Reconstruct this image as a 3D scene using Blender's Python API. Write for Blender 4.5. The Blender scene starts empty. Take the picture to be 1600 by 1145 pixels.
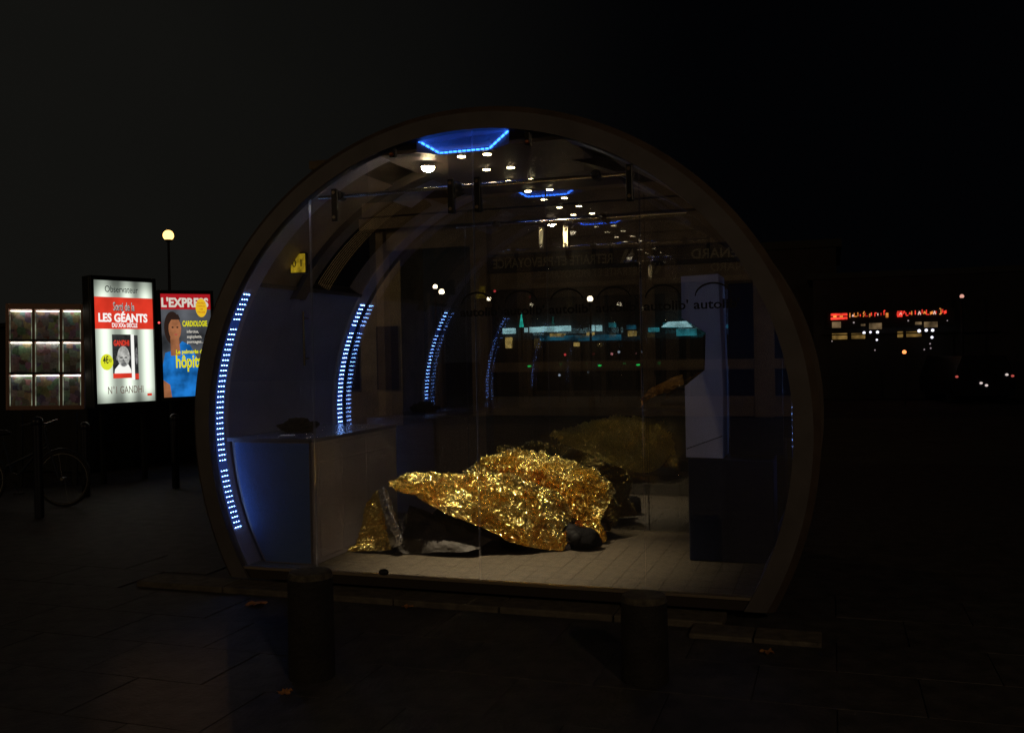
import bpy, bmesh, math, random
from mathutils import Vector, Matrix, noise
R = math.radians
random.seed(7)
SC = bpy.context.scene
COL = SC.collection

# ------------------------------------------------------------------ camera
AX = Vector((0.94722766, 0.01377873, -0.32026537))   # world X seen in (right, up, forward)
AY = Vector((0.32001639, 0.0176009, 0.9472485))
AZ = Vector((-0.01868884, 0.99975015, -0.01226264))
CAM = Vector((0.0, -6.2, 1.6))
right = Vector((AX.x, AY.x, AZ.x)); up = Vector((AX.y, AY.y, AZ.y)); fwd = Vector((AX.z, AY.z, AZ.z))
cd = bpy.data.cameras.new('camera'); cam = bpy.data.objects.new('camera', cd); COL.objects.link(cam)
m = Matrix((( right.x, up.x, -fwd.x, CAM.x), (right.y, up.y, -fwd.y, CAM.y), (right.z, up.z, -fwd.z, CAM.z), (0, 0, 0, 1)))
cam.matrix_world = m
cd.sensor_width = 36; cd.lens = 36 * 1480 / 1600; cd.clip_start = 0.05; cd.clip_end = 400
SC.camera = cam
SC.view_settings.view_transform = 'Standard'; SC.view_settings.look = 'None'
SC.view_settings.exposure = 0; SC.view_settings.gamma = 1; SC.view_settings.use_curve_mapping = False

def at(x, y, Y=None, Z=None, X=None):
    v = Vector((x - 800, 572.5 - y, 1480.0))
    r = Vector((AX.dot(v), AY.dot(v), AZ.dot(v)))
    if Y is not None: t = (Y - CAM.y) / r.y
    elif Z is not None: t = (Z - CAM.z) / r.z
    else: t = (X - CAM.x) / r.x
    return CAM + r * t

# ------------------------------------------------------------------ world: night sky with city glow low on the left
W = bpy.data.worlds.new('World'); SC.world = W; W.use_nodes = True
nt = W.node_tree; nt.nodes.clear()
out = nt.nodes.new('ShaderNodeOutputWorld'); bg = nt.nodes.new('ShaderNodeBackground')
tc = nt.nodes.new('ShaderNodeTexCoord'); dt = nt.nodes.new('ShaderNodeVectorMath'); dt.operation = 'DOT_PRODUCT'
dt.inputs[1].default_value = Vector((-0.88, 0.46, 0.10)).normalized()
mr = nt.nodes.new('ShaderNodeMapRange'); mr.inputs[1].default_value = 0.55; mr.inputs[2].default_value = 1.0
mr.interpolation_type = 'SMOOTHSTEP'
nz = nt.nodes.new('ShaderNodeTexNoise'); nz.inputs['Scale'].default_value = 2.2; nz.inputs['Detail'].default_value = 4
mx = nt.nodes.new('ShaderNodeMixRGB'); mx.inputs[1].default_value = (0.0005, 0.0006, 0.0009, 1); mx.inputs[2].default_value = (0.0066, 0.0065, 0.0055, 1)
mm = nt.nodes.new('ShaderNodeMath'); mm.operation = 'MULTIPLY'
ma = nt.nodes.new('ShaderNodeMapRange'); ma.inputs[1].default_value = 0.2; ma.inputs[2].default_value = 0.8; ma.inputs[3].default_value = 0.75; ma.inputs[4].default_value = 1.1
L = nt.links.new
L(tc.outputs['Generated'], dt.inputs[0]); L(dt.outputs['Value'], mr.inputs[0]); L(tc.outputs['Generated'], nz.inputs['Vector'])
L(nz.outputs[0], ma.inputs[0]); L(mr.outputs[0], mm.inputs[0]); L(ma.outputs[0], mm.inputs[1]); L(mm.outputs[0], mx.inputs[0])
L(mx.outputs[0], bg.inputs[0]); bg.inputs[1].default_value = 1.0; L(bg.outputs[0], out.inputs[0])

# ------------------------------------------------------------------ render
cy = SC.cycles
cy.max_bounces = 14; cy.glossy_bounces = 12; cy.diffuse_bounces = 3; cy.transmission_bounces = 8
cy.transparent_max_bounces = 48; cy.caustics_reflective = False; cy.caustics_refractive = False
cy.sample_clamp_indirect = 5.0; cy.sample_clamp_direct = 0; cy.blur_glossy = 0.0
cy.use_denoising = True; cy.denoising_prefilter = 'NONE'; cy.denoising_input_passes = 'RGB_ALBEDO_NORMAL'; cy.use_adaptive_sampling = False

# ------------------------------------------------------------------ materials
MC = {}
def mat(name, col=(0.5, 0.5, 0.5), rough=0.6, metal=0.0, emit=None, es=0.0, nscale=0, namt=0.25, bump=0.0, bscale=80, spec=0.5):
    if name in MC: return MC[name]
    M = bpy.data.materials.new(name); M.use_nodes = True; n = M.node_tree; b = n.nodes['Principled BSDF']
    b.inputs['Base Color'].default_value = (*col, 1); b.inputs['Roughness'].default_value = rough
    b.inputs['Metallic'].default_value = metal; b.inputs['Specular IOR Level'].default_value = spec
    if emit:
        b.inputs['Emission Color'].default_value = (*emit, 1); b.inputs['Emission Strength'].default_value = es
    t = n.nodes.new('ShaderNodeTexCoord')
    if nscale:
        a = n.nodes.new('ShaderNodeTexNoise'); a.inputs['Scale'].default_value = nscale; a.inputs['Detail'].default_value = 6
        x = n.nodes.new('ShaderNodeMixRGB'); x.inputs[1].default_value = (*[c * (1 - namt) for c in col], 1); x.inputs[2].default_value = (*[min(1, c * (1 + namt)) for c in col], 1)
        r = n.nodes.new('ShaderNodeMapRange'); r.inputs[1].default_value = 0.3; r.inputs[2].default_value = 0.7
        n.links.new(t.outputs['Object'], a.inputs['Vector']); n.links.new(a.outputs[0], r.inputs[0]); n.links.new(r.outputs[0], x.inputs[0]); n.links.new(x.outputs[0], b.inputs['Base Color'])
    if bump:
        a = n.nodes.new('ShaderNodeTexNoise'); a.inputs['Scale'].default_value = bscale; a.inputs['Detail'].default_value = 5
        u = n.nodes.new('ShaderNodeBump'); u.inputs['Strength'].default_value = bump; u.inputs['Distance'].default_value = 0.01
        n.links.new(t.outputs['Object'], a.inputs['Vector']); n.links.new(a.outputs[0], u.inputs['Height']); n.links.new(u.outputs[0], b.inputs['Normal'])
    MC[name] = M; return M
def emat(name, col, s, nscale=0, lo=0.4, hi=1.4):
    if name in MC: return MC[name]
    M = bpy.data.materials.new(name); M.use_nodes = True; n = M.node_tree; n.nodes.clear()
    o = n.nodes.new('ShaderNodeOutputMaterial'); e = n.nodes.new('ShaderNodeEmission')
    e.inputs[0].default_value = (*col, 1); e.inputs[1].default_value = s
    if nscale:
        t = n.nodes.new('ShaderNodeTexCoord'); a = n.nodes.new('ShaderNodeTexNoise'); a.inputs['Scale'].default_value = nscale; a.inputs['Detail'].default_value = 3
        r = n.nodes.new('ShaderNodeMapRange'); r.inputs[1].default_value = 0.35; r.inputs[2].default_value = 0.65; r.inputs[3].default_value = s * lo; r.inputs[4].default_value = s * hi
        n.links.new(t.outputs['Object'], a.inputs['Vector']); n.links.new(a.outputs[0], r.inputs[0]); n.links.new(r.outputs[0], e.inputs[1])
    n.links.new(e.outputs[0], o.inputs[0]); MC[name] = M
    if name not in ('led_white', 'strip_glow', 'led_blue', 'case_tube', 'poster_back', 'lamp_globe_near'): M.cycles.emission_sampling = 'NONE'
    return M
def glassmat(name, refl, tint=(0.94, 0.955, 0.97), dust=0.005):
    M = bpy.data.materials.new(name); M.use_nodes = True; n = M.node_tree; n.nodes.clear()
    o = n.nodes.new('ShaderNodeOutputMaterial'); t = n.nodes.new('ShaderNodeBsdfTransparent'); g = n.nodes.new('ShaderNodeBsdfGlossy')
    t.inputs[0].default_value = (*tint, 1); g.inputs[0].default_value = (1, 1, 1, 1); g.inputs['Roughness'].default_value = 0.0
    x = n.nodes.new('ShaderNodeMixShader'); lw = n.nodes.new('ShaderNodeFresnel'); lw.inputs[0].default_value = 1.5
    a = n.nodes.new('ShaderNodeMath'); a.operation = 'ADD'; a.inputs[1].default_value = refl - 0.04; a.use_clamp = True
    # grazing angles reflect more; geometry normal is used so both faces behave alike
    ge = n.nodes.new('ShaderNodeLayerWeight'); ge.inputs[0].default_value = 0.15
    n.links.new(ge.outputs['Fresnel'], a.inputs[0]); n.links.new(a.outputs[0], x.inputs[0])
    n.links.new(t.outputs[0], x.inputs[1]); n.links.new(g.outputs[0], x.inputs[2])
    # thin film of dust and smears
    d = n.nodes.new('ShaderNodeBsdfDiffuse'); d.inputs[0].default_value = (.8, .8, .85, 1); y = n.nodes.new('ShaderNodeMixShader')
    tc_ = n.nodes.new('ShaderNodeTexCoord'); mp = n.nodes.new('ShaderNodeMapping'); mp.inputs['Scale'].default_value = (1, 1, .35); ns = n.nodes.new('ShaderNodeTexNoise'); ns.inputs['Scale'].default_value = 5; ns.inputs['Detail'].default_value = 7
    r_ = n.nodes.new('ShaderNodeMapRange'); r_.inputs[1].default_value = .35; r_.inputs[2].default_value = .75; r_.inputs[3].default_value = dust * .4; r_.inputs[4].default_value = dust * 2
    n.links.new(tc_.outputs['Object'], mp.inputs[0]); n.links.new(mp.outputs[0], ns.inputs['Vector']); n.links.new(ns.outputs[0], r_.inputs[0]); n.links.new(r_.outputs[0], y.inputs[0])
    n.links.new(x.outputs[0], y.inputs[1]); n.links.new(d.outputs[0], y.inputs[2]); n.links.new(y.outputs[0], o.inputs[0])
    return M

# ------------------------------------------------------------------ mesh helpers
def link(o, parent=None):
    COL.objects.link(o)
    if parent is not None: o.parent = parent
    return o
def tag(o, label=None, cat=None, group=None, kind=None):
    if label: o['label'] = label
    if cat: o['category'] = cat
    if group: o['group'] = group
    if kind: o['kind'] = kind
    return o
def empty(name, loc=(0, 0, 0), rz=0, **k):
    o = bpy.data.objects.new(name, None); o.location = loc; o.rotation_euler = (0, 0, rz); o.empty_display_size = 0.1
    link(o); tag(o, **k); return o
class MB:
    def __init__(s): s.bm = bmesh.new()
    def box(s, c, d, rz=0, bev=0, rot=None):
        r = bmesh.ops.create_cube(s.bm, size=1); v = r['verts']
        bmesh.ops.scale(s.bm, vec=d, verts=v)
        if bev:
            e = list({e for q in v for e in q.link_edges})
            r = bmesh.ops.bevel(s.bm, geom=e, offset=bev, segments=2, affect='EDGES', profile=0.5); v = r['verts']
            v = list({q for f in r['faces'] for q in f.verts} | {q for q in v})
            v = [q for q in s.bm.verts if q.index == -1 or q in set(v)] if False else v
            # gather the whole island
            isl = set(v); st = list(v)
            while st:
                q = st.pop()
                for e2 in q.link_edges:
                    w = e2.other_vert(q)
                    if w not in isl: isl.add(w); st.append(w)
            v = list(isl)
        M = rot if rot is not None else Matrix.Rotation(rz, 3, 'Z')
        bmesh.ops.rotate(s.bm, cent=(0, 0, 0), matrix=M, verts=v)
        bmesh.ops.translate(s.bm, vec=c, verts=v); return s
    def bx(s, x0, x1, y0, y1, z0, z1, bev=0): return s.box(((x0 + x1) / 2, (y0 + y1) / 2, (z0 + z1) / 2), (abs(x1 - x0), abs(y1 - y0), abs(z1 - z0)), bev=bev)
    def cyl(s, a, b, r, r2=None, seg=12):
        a = Vector(a); b = Vector(b); d = b - a
        M = Matrix.Translation((a + b) / 2) @ d.to_track_quat('Z', 'Y').to_matrix().to_4x4()
        bmesh.ops.create_cone(s.bm, cap_ends=True, segments=seg, radius1=r, radius2=r if r2 is None else r2, depth=d.length, matrix=M); return s
    def tube(s, pts, r, seg=8):
        for a, b in zip(pts, pts[1:]): s.cyl(a, b, r, seg=seg)
        return s
    def sph(s, c, r, sc=(1, 1, 1), u=14, v=9):
        bmesh.ops.create_uvsphere(s.bm, u_segments=u, v_segments=v, radius=r, matrix=Matrix.Translation(c) @ Matrix.Diagonal((*sc, 1))); return s
    def torus(s, c, R0, r, axis='Y', n=28, k=8):
        rings = []
        for i in range(n):
            t = 2 * math.pi * i / n; ring = []
            for j in range(k):
                p = 2 * math.pi * j / k; q = R0 + r * math.cos(p)
                co = (q * math.cos(t), r * math.sin(p), q * math.sin(t))
                ring.append(s.bm.verts.new((c[0] + co[0], c[1] + co[1], c[2] + co[2])))
            rings.append(ring)
        for i in range(n):
            for j in range(k):
                s.bm.faces.new((rings[i][j], rings[(i + 1) % n][j], rings[(i + 1) % n][(j + 1) % k], rings[i][(j + 1) % k]))
        return s
    def prism(s, poly, y0, y1):      # poly in (x, z), extruded in y
        a = [s.bm.verts.new((x, y0, z)) for x, z in poly]; b = [s.bm.verts.new((x, y1, z)) for x, z in poly]
        s.bm.faces.new(a); s.bm.faces.new(list(reversed(b))); n = len(poly)
        for i in range(n): s.bm.faces.new((a[i], b[i], b[(i + 1) % n], a[(i + 1) % n]))
        return s
    def face(s, pts): s.bm.faces.new([s.bm.verts.new(p) for p in pts]); return s
    def build(s, name, mt, parent=None, smooth=False, solid=0):
        me = bpy.data.meshes.new(name); bmesh.ops.recalc_face_normals(s.bm, faces=s.bm.faces[:]); s.bm.to_mesh(me); s.bm.free()
        for q in (mt if isinstance(mt, (list, tuple)) else [mt]): me.materials.append(q)
        if smooth:
            for p in me.polygons: p.use_smooth = True
            try: me.set_sharp_from_angle(angle=R(40))
            except Exception: pass
        o = bpy.data.objects.new(name, me); link(o, parent)
        return o
def text(name, body, size, mt, parent, M, width=None, bold=0.0, depth=0.001, shear=0.0, sx=1.0):
    cu = bpy.data.curves.new(name, 'FONT'); cu.body = body; cu.size = size; cu.extrude = depth; cu.offset = bold; cu.shear = shear
    cu.resolution_u = 3
    o = bpy.data.objects.new(name, cu); COL.objects.link(o)
    dg = bpy.context.evaluated_depsgraph_get(); dg.update()
    me = bpy.data.meshes.new_from_object(o.evaluated_get(dg)); bpy.data.objects.remove(o)
    xs = [v.co.x for v in me.vertices] or [0, 1]
    w = max(xs) - min(xs); k = (width / w) if width else 1.0; x0 = min(xs)
    for v in me.vertices: v.co.x = (v.co.x - x0) * k * sx
    me.transform(M); me.materials.clear(); me.materials.append(mt)
    o = bpy.data.objects.new(name, me); link(o, parent); return o
FRONT = Matrix.Rotation(R(90), 4, 'X')             # text standing up, read by a viewer looking towards +Y

# ------------------------------------------------------------------ common materials
FRAME = mat('frame_brown', (0.085, 0.062, 0.045), 0.55, nscale=6, bump=0.1)
TRIM = mat('frame_face_grey', (0.10, 0.092, 0.095), 0.5, nscale=4, namt=.2, bump=.08)
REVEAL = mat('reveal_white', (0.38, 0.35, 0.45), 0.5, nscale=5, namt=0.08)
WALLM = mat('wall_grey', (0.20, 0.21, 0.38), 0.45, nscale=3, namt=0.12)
CEIL = mat('ceiling_brown', (0.22, 0.16, 0.12), 0.5, nscale=4, namt=0.15)
DARK = mat('dark_metal', (0.02, 0.02, 0.022), 0.35, 0.4)
BLACK = mat('black_plastic', (0.008, 0.008, 0.01), 0.6)
STEEL = mat('steel', (0.75, 0.7, 0.62), 0.2, 1.0)
PALE = mat('pale_plate', (0.75, 0.68, 0.5), 0.35, 0.6)
GLF = glassmat('front_glass', 0.20); GLS = glassmat('side_glass', 0.05, dust=0.001)
GLB = glassmat('rear_glass', 0.25, dust=0.0015)
GEDGE = mat('glass_edge', (0.5, 0.55, 0.75), 0.15, 0.6)
FLOORM = mat('floor_tile', (0.080, 0.060, 0.038), 0.6, nscale=45, namt=0.5, bump=0.5, bscale=120)
STONE = mat('granite', (0.12, 0.105, 0.08), 0.75, nscale=14, namt=0.35, bump=0.5, bscale=60)
PAVE = mat('paving', (0.048, 0.044, 0.044), 0.7, nscale=7, namt=0.45, bump=0.6, bscale=40)
ASPH = mat('asphalt', (0.055, 0.053, 0.05), 0.85, nscale=3, namt=0.4, bump=0.6, bscale=60)
LEDW = emat('led_white', (0.22, 0.42, 1.0), 19.0)
LEDB = emat('led_blue', (0.03, 0.16, 1.0), 9.0)

GZ = -0.12          # ground level
# ------------------------------------------------------------------ ground
g = MB(); g.bx(-140, 140, -60, 220, GZ - 0.30, GZ - 0.008); tag(g.build('ground', ASPH), kind='structure')
pv = MB(); pv.bx(-30, 12, -9, 9, GZ - 0.2, GZ - 0.006)
pave = tag(pv.build('pavement', PAVE), kind='structure')
slabmesh = []
for k in range(5):
    b = MB(); b.box((0, 0, 0), (0.796, 0.546, 0.03), bev=0.004)
    for v in b.bm.verts: v.co.z += random.uniform(-0.0012, 0.0012)
    me = bpy.data.meshes.new('paving_slab'); b.bm.to_mesh(me); b.bm.free(); me.materials.append(PAVE); slabmesh.append(me)
for j in range(-9, 3):
    for i in range(-11, 3):
        x = i * 0.8 + (0.4 if j % 2 else 0) - 0.4; y = -0.62 + j * 0.55 + 0.0
        if y > 0.9 or y < -4.9: continue
        if -5.0 < x < 0.3 and y > -0.5: continue
        o = bpy.data.objects.new('paving_slab', random.choice(slabmesh)); o.location = (x, y, GZ - 0.012 + random.uniform(-0.0015, 0.0015)); link(o, pave)
# raised granite edging in front of the pavilion
x = -5.1; k = 0
while x < -1.0:
    w = random.choice([0.62, 0.7, 0.78]); b = MB(); b.box((x + w / 2, -0.12, GZ + 0.012), (w - 0.012, 0.26, 0.05), bev=0.008)
    b.build('kerb_stone', STONE, pave); x += w
for x0, x1 in ((-0.84, -0.47), (-0.46, -0.08)):
    b = MB(); b.bx(x0, x1, -0.50, -0.26, GZ - 0.02, GZ + 0.03, bev=0.008); b.build('kerb_stone', STONE, pave)

# ------------------------------------------------------------------ the pavilion
PX, PZ, A0, B0 = -2.395, 1.10, 2.325, 2.23
DP = 2.10
def ell(a, b, z0=0.0, n=96):
    """points (x,z) of the ellipse running from bottom left over the top to bottom right, cut at z0"""
    bl = b * (1.07 if z0 < PZ else 1)
    t0 = math.asin(max(-1, min(1, (z0 - PZ) / bl)))
    pts = []
    for i in range(n + 1):
        t = (math.pi - t0) + (t0 * 2 - math.pi) * i / n
        pts.append((PX + a * math.cos(t), PZ + (b if math.sin(t) > 0 else b * 1.07) * math.sin(t)))
    return pts
def inner_x(z, a=2.165, b=2.07):
    return a * math.sqrt(max(0, 1 - ((z - PZ) / (b if z > PZ else b * 1.07)) ** 2))
pav = empty('glass_pavilion', (PX, DP / 2, GZ), label='rounded glass pavilion with thick brown oval frame and blue light strips', cat='pavilion')
def P(o):
    """parent keeping world coordinates"""
    o.parent = pav; o.matrix_parent_inverse = Matrix.Translation(-Vector((PX, DP / 2, GZ))); return o
def band(mb, prof, ys, i0=0, i1=None):
    """surface strip: prof list of (points) per ring, each ring at y"""
    rings = [[mb.bm.verts.new((x, y, z)) for x, z in pr[i0:i1]] for pr, y in zip(prof, ys)]
    for r0, r1 in zip(rings, rings[1:]):
        for i in range(len(r0) - 1): mb.bm.faces.new((r0[i], r0[i + 1], r1[i + 1], r1[i]))
def frame(y0, y1, s):
    mb = MB(); O = ell(A0, B0, -0.06); O2 = ell(A0 - 0.045, B0 - 0.045, -0.06); I = ell(2.16, 2.07, -0.06)
    loops = [(O, y0 + 0.045 * s), (O2, y0), (I, y0), (I, y1), (O, y1), (O, y0 + 0.045 * s)]
    rr = [[mb.bm.verts.new((x, y, z)) for x, z in pr] for pr, y in loops[:-1]]; rr.append(rr[0])
    for k, (a, b) in enumerate(zip(rr, rr[1:])):
        for i in range(len(a) - 1):
            fc = mb.bm.faces.new((a[i], a[i + 1], b[i + 1], b[i])); fc.material_index = 1 if k in (1, 2) else 0
    for e in (0, -1): mb.bm.faces.new([r[e] for r in rr[:-1]])
    return mb
P(frame(-0.045, 0.03, 1).build('front_frame', [FRAME, TRIM], smooth=True))
P(frame(DP + 0.045, DP - 0.03, -1).build('rear_frame', [FRAME, TRIM], smooth=True))
I1 = ell(2.165, 2.07, 0.0)
def reveal(y0, y1):
    mb = MB(); J = ell(2.20, 2.105, 0.0)
    rr = [[mb.bm.verts.new((x, y, z)) for x, z in pr] for pr, y in ((I1, y0), (I1, y1), (J, y1), (J, y0))]; rr.append(rr[0])
    for a, b in zip(rr, rr[1:]):
        for i in range(len(a) - 1): mb.bm.faces.new((a[i], a[i + 1], b[i + 1], b[i]))
    return mb
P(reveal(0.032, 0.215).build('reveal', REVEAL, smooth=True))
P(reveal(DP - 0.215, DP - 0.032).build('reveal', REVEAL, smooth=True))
# shell side walls, panel by panel
def shell(z0, z1, side, y0, y1, t=0.04, off=0.012, n=26):
    mb = MB(); pts = []
    for i in range(n + 1):
        z = z0 + (z1 - z0) * i / n; pts.append((inner_x(z, 2.165 + off, 2.07 + off), z))
    q = [(PX + side * x, z) for x, z in pts]; o_ = [(PX + side * (x + t), z) for x, z in reversed(pts)]
    mb.prism(q + o_, y0, y1); return mb
ys = [0.217, 0.80, 1.30, DP - 0.217]
for side in (-1, 1):
    for a, b in zip(ys, ys[1:]):
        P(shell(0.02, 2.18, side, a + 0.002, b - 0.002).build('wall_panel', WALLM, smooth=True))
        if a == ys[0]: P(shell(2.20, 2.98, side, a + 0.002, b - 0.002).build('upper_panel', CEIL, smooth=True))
        else: P(shell(2.20, 2.98, side, a + 0.004, b - 0.004, t=0.012).build('side_window', GLS, smooth=True))
    P(shell(2.17, 2.20, side, 0.217, DP - 0.217, t=0.04, off=-0.012, n=4).build('window_rail', FRAME))
# mid rib and dark roof shell
mb = MB(); Ri = ell(2.13, 2.03, 2.1); Ro = ell(2.19, 2.10, 2.1)
rr = [[mb.bm.verts.new((x, y, z)) for x, z in pr] for pr, y in ((Ri, 0.74), (Ri, 0.90), (Ro, 0.90), (Ro, 0.74))]; rr.append(rr[0])
for a, b in zip(rr, rr[1:]):
    for i in range(len(a) - 1): mb.bm.faces.new((a[i], a[i + 1], b[i + 1], b[i]))
P(mb.build('roof_rib', FRAME, smooth=True))
mb = MB(); T = [p for p in ell(2.30, 2.205, 0.0) if p[1] > 2.99]; T2 = [p for p in ell(2.27, 2.17, 0.0) if p[1] > 2.99]
mb.prism(T + T2[::-1], 0.034, DP - 0.034); P(mb.build('roof', FRAME, smooth=True))
# flat ceiling with half-hexagon recesses at both ends
CZ = 3.06; cx0, cx1 = PX - 0.72, PX + 0.72
hexw = (-2.83, -2.64, -2.26, -2.02); HD = 0.30
mb = MB()
pl = [(cx0, 0.217), (hexw[0] + 0.0, 0.217)]
def slab(mb, pts, z0, z1):
    a = [mb.bm.verts.new((x, y, z0)) for x, y in pts]; b = [mb.bm.verts.new((x, y, z1)) for x, y in pts]
    mb.bm.faces.new(a[::-1]); mb.bm.faces.new(b); n = len(pts)
    for i in range(n): mb.bm.faces.new((a[i], a[(i + 1) % n], b[(i + 1) % n], b[i]))
H = [(-2.80, 0.036), (-2.675, 0.165), (-2.290, 0.165), (-2.10, 0.036)]
out2 = [(cx0, 0.036)] + H + [(cx1, 0.036), (cx1, DP - 0.036)] + [(x, DP - y) for x, y in reversed(H)] + [(cx0, DP - 0.036)]
slab(mb, out2, CZ, CZ + 0.025); P(mb.build('ceiling', CEIL))
HZ = (CZ + 0.085, CZ + 0.004, CZ + 0.004, CZ + 0.085)
for sd in (0, 1):
    f = (lambda y: y) if sd == 0 else (lambda y: DP - y)
    mb = MB(); top = CZ + 0.125
    for (a, za), (b, zb) in zip(zip(H, HZ), zip(H[1:], HZ[1:])):
        mb.face([(a[0], f(a[1]), za), (b[0], f(b[1]), zb), (b[0], f(b[1]), top), (a[0], f(a[1]), top)])
    mb.face([(x, f(y), top) for x, y in H])
    sk = P(mb.build('skylight_recess', mat('recess', (0.85, 0.85, 0.9), 0.6)))
    q = MB(); q.face([(x, f(y), top - .002) for x, y in H]); q.build('recess_glow', emat('recess_blue_glow', (.20, .26, .9), .8, 5, .7, 1.2), sk)  # emissive sheet added for the strips' blue light on the recess top
    sk['label'] = 'recess in the ceiling glowing blue'
    for (a, za), (b, zb) in zip(zip(H, HZ), zip(H[1:], HZ[1:])):
        if za != zb:
            mb = MB(); mb.face([(a[0], f(a[1]) + .001, CZ), (b[0], f(b[1]) + .001, CZ), (b[0], f(b[1]) + .001, zb), (a[0], f(a[1]) + .001, za)]); mb.build('recess_cheek', CEIL, sk)
    for (a, za), (b, zb) in zip(zip(H, HZ), zip(H[1:], HZ[1:])):
        n = 11 if za == zb else 5
        q = MB(); sgn = 1 if sd == 0 else -1
        A3 = Vector((a[0], f(a[1]) - .006 * sgn, za + .006)); B3 = Vector((b[0], f(b[1]) - .006 * sgn, zb + .006)); d = (B3 - A3)
        rot = d.to_track_quat('X', 'Z').to_matrix()
        for i in range(n): q.box(A3 + d * ((i + .5) / n), (d.length / n * .7, 0.008, 0.012), rot=rot)
        q.build('light_strip', LEDB, sk)
# triangular pale soffit panel beside the ceiling on the right
mb = MB(); mb.prism([(cx1 - 0.02, CZ + 0.02), (cx1 + 0.36, CZ - 0.22), (cx1 + 0.37, CZ - 0.19), (cx1 + 0.0, CZ + 0.05)], 0.92, 1.28)
P(mb.build('soffit_panel', REVEAL))
mb = MB(); mb.prism([(cx0 + 0.02, CZ + 0.02), (cx0 - 0.30, CZ - 0.18), (cx0 - 0.31, CZ - 0.15), (cx0, CZ + 0.05)], 0.92, 1.28)
P(mb.build('soffit_panel', REVEAL))
# ceiling downlights
CL = emat('downlight_lens', (1.0, 0.80, 0.42), 40.0); CLB = emat('downlight_lens_bright', (1.0, 0.80, 0.5), 120.0)
for y in (0.25, 0.78, 1.32, 1.85):
    for x in (-2.54, -2.34):
        b = MB(); b.cyl((x, y, CZ - 0.010), (x, y, CZ + 0.004), 0.036, seg=18); o = P(b.build('ceiling_light', STEEL, smooth=True))
        b = MB(); b.cyl((x, y, CZ - 0.014), (x, y, CZ - 0.009), 0.028, seg=18); b.build('lens', CL, o)
        if x < -2.4: continue
        ld = bpy.data.lights.new('downlight', 'SPOT'); ld.energy = 230 if y > 1.8 else 12; ld.color = (1, .80, .45); ld.spot_size = R(40 if y > 1.8 else 70); ld.spot_blend = 0.8; ld.shadow_soft_size = 0.025
        lo = bpy.data.objects.new('downlight', ld); COL.objects.link(lo); lo.location = (x, y, CZ - 0.03); P(lo)
        if y > 1.8: lo.rotation_euler = (Vector((-1.85, 2.62, 0.6)) - lo.location).to_track_quat('-Z', 'Y').to_euler()  # rear beam boosted and tilted, added to brighten the farthest blanket
sx, sy = -2.88, 0.42
b = MB(); b.cyl((sx, sy, CZ - 0.03), (sx, sy, CZ + 0.004), 0.062, seg=20); o = P(b.build('ceiling_light', STEEL, smooth=True)); o['label'] = 'brighter lamp at the left of the ceiling'
b = MB(); b.sph((sx, sy, CZ - 0.030), 0.050, (1, 1, .7), 20, 12); b.build('lens', CLB, o, smooth=True)
ld = bpy.data.lights.new('downlight', 'SPOT'); ld.energy = 650; ld.color = (1, .84, .56); ld.spot_size = R(58); ld.spot_blend = 1.0; ld.shadow_soft_size = 0.03
lo = bpy.data.objects.new('downlight', ld); COL.objects.link(lo); lo.location = (sx, sy, CZ - 0.075)
lo.rotation_euler = (Vector((-2.38, 0.70, 0)) - lo.location).to_track_quat('-Z', 'Y').to_euler(); P(lo)
# floor
mb = MB(); mb.bx(PX - 1.93, PX + 1.93, -0.02, DP + 0.02, GZ + 0.06, 0.012)
P(mb.build('floor_base', mat('base_brown', (.035, .026, .018), .8)))
ntx, nty = 24, 12
tw = 3.84 / ntx; th = (DP - 0.06) / nty
tm = MB(); tm.box((0, 0, 0), (tw - 0.002, th - 0.002, 0.010), bev=0.0015)
tme = bpy.data.meshes.new('floor_tile'); tm.bm.to_mesh(tme); tm.bm.free(); tme.materials.append(FLOORM)
for i in range(ntx):
    for j in range(nty):
        o = bpy.data.objects.new('floor_tile', tme); COL.objects.link(o)
        o.location = (PX - 1.92 + tw * (i + 0.5), 0.03 + th * (j + 0.5), 0.0155 + random.uniform(-0.0006, 0.0006)); P(o)
b = MB(); b.bx(PX - 2.0, PX + 2.0, -0.03, 0.018, 0.008, 0.026); P(b.build('door_sill', mat('sill', (0.5, 0.42, 0.32), 0.35, 0.7)))
b = MB(); b.bx(PX - 2.0, PX + 2.0, DP - 0.018, DP + 0.03, 0.008, 0.026); P(b.build('door_sill', mat('sill')))
# glazing: panels clipped to the oval between seams
def pane(x0, x1, y, mt, name='glass_panel', zmin=0.028, zmax=9, t=0.010):
    x0 += 0.0045; x1 -= 0.0045
    n = 40; top = []; bot = []
    a, b = 2.17, 2.08
    for i in range(n + 1):
        x = x0 + (x1 - x0) * i / n; d = (x - PX) / a
        if abs(d) >= 1: continue
        h = b * math.sqrt(1 - d * d); top.append((x, min(zmax, PZ + h))); bot.append((x, max(zmin, PZ - h * 1.07)))
    mb = MB(); mb.prism(bot + top[::-1], y, y + t)
    o = mb.build(name, [mt, GEDGE]); me = o.data
    for p in me.polygons:
        if abs(p.normal.y) < 0.5 and abs(p.normal.x) > 0.9: p.material_index = 1
    return P(o)
seams = [PX - 2.155, -3.66, -2.36, -1.19, PX + 2.155]
fp = [pane(a, b, 0.0, GLF) for a, b in zip(seams, seams[1:])]
rp = [pane(a, b, DP - 0.010, GLB) for a, b in zip([PX - 2.155, -3.25, -2.45, -1.55, PX + 2.155], [-3.25, -2.45, -1.55, PX + 2.155])]
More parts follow.
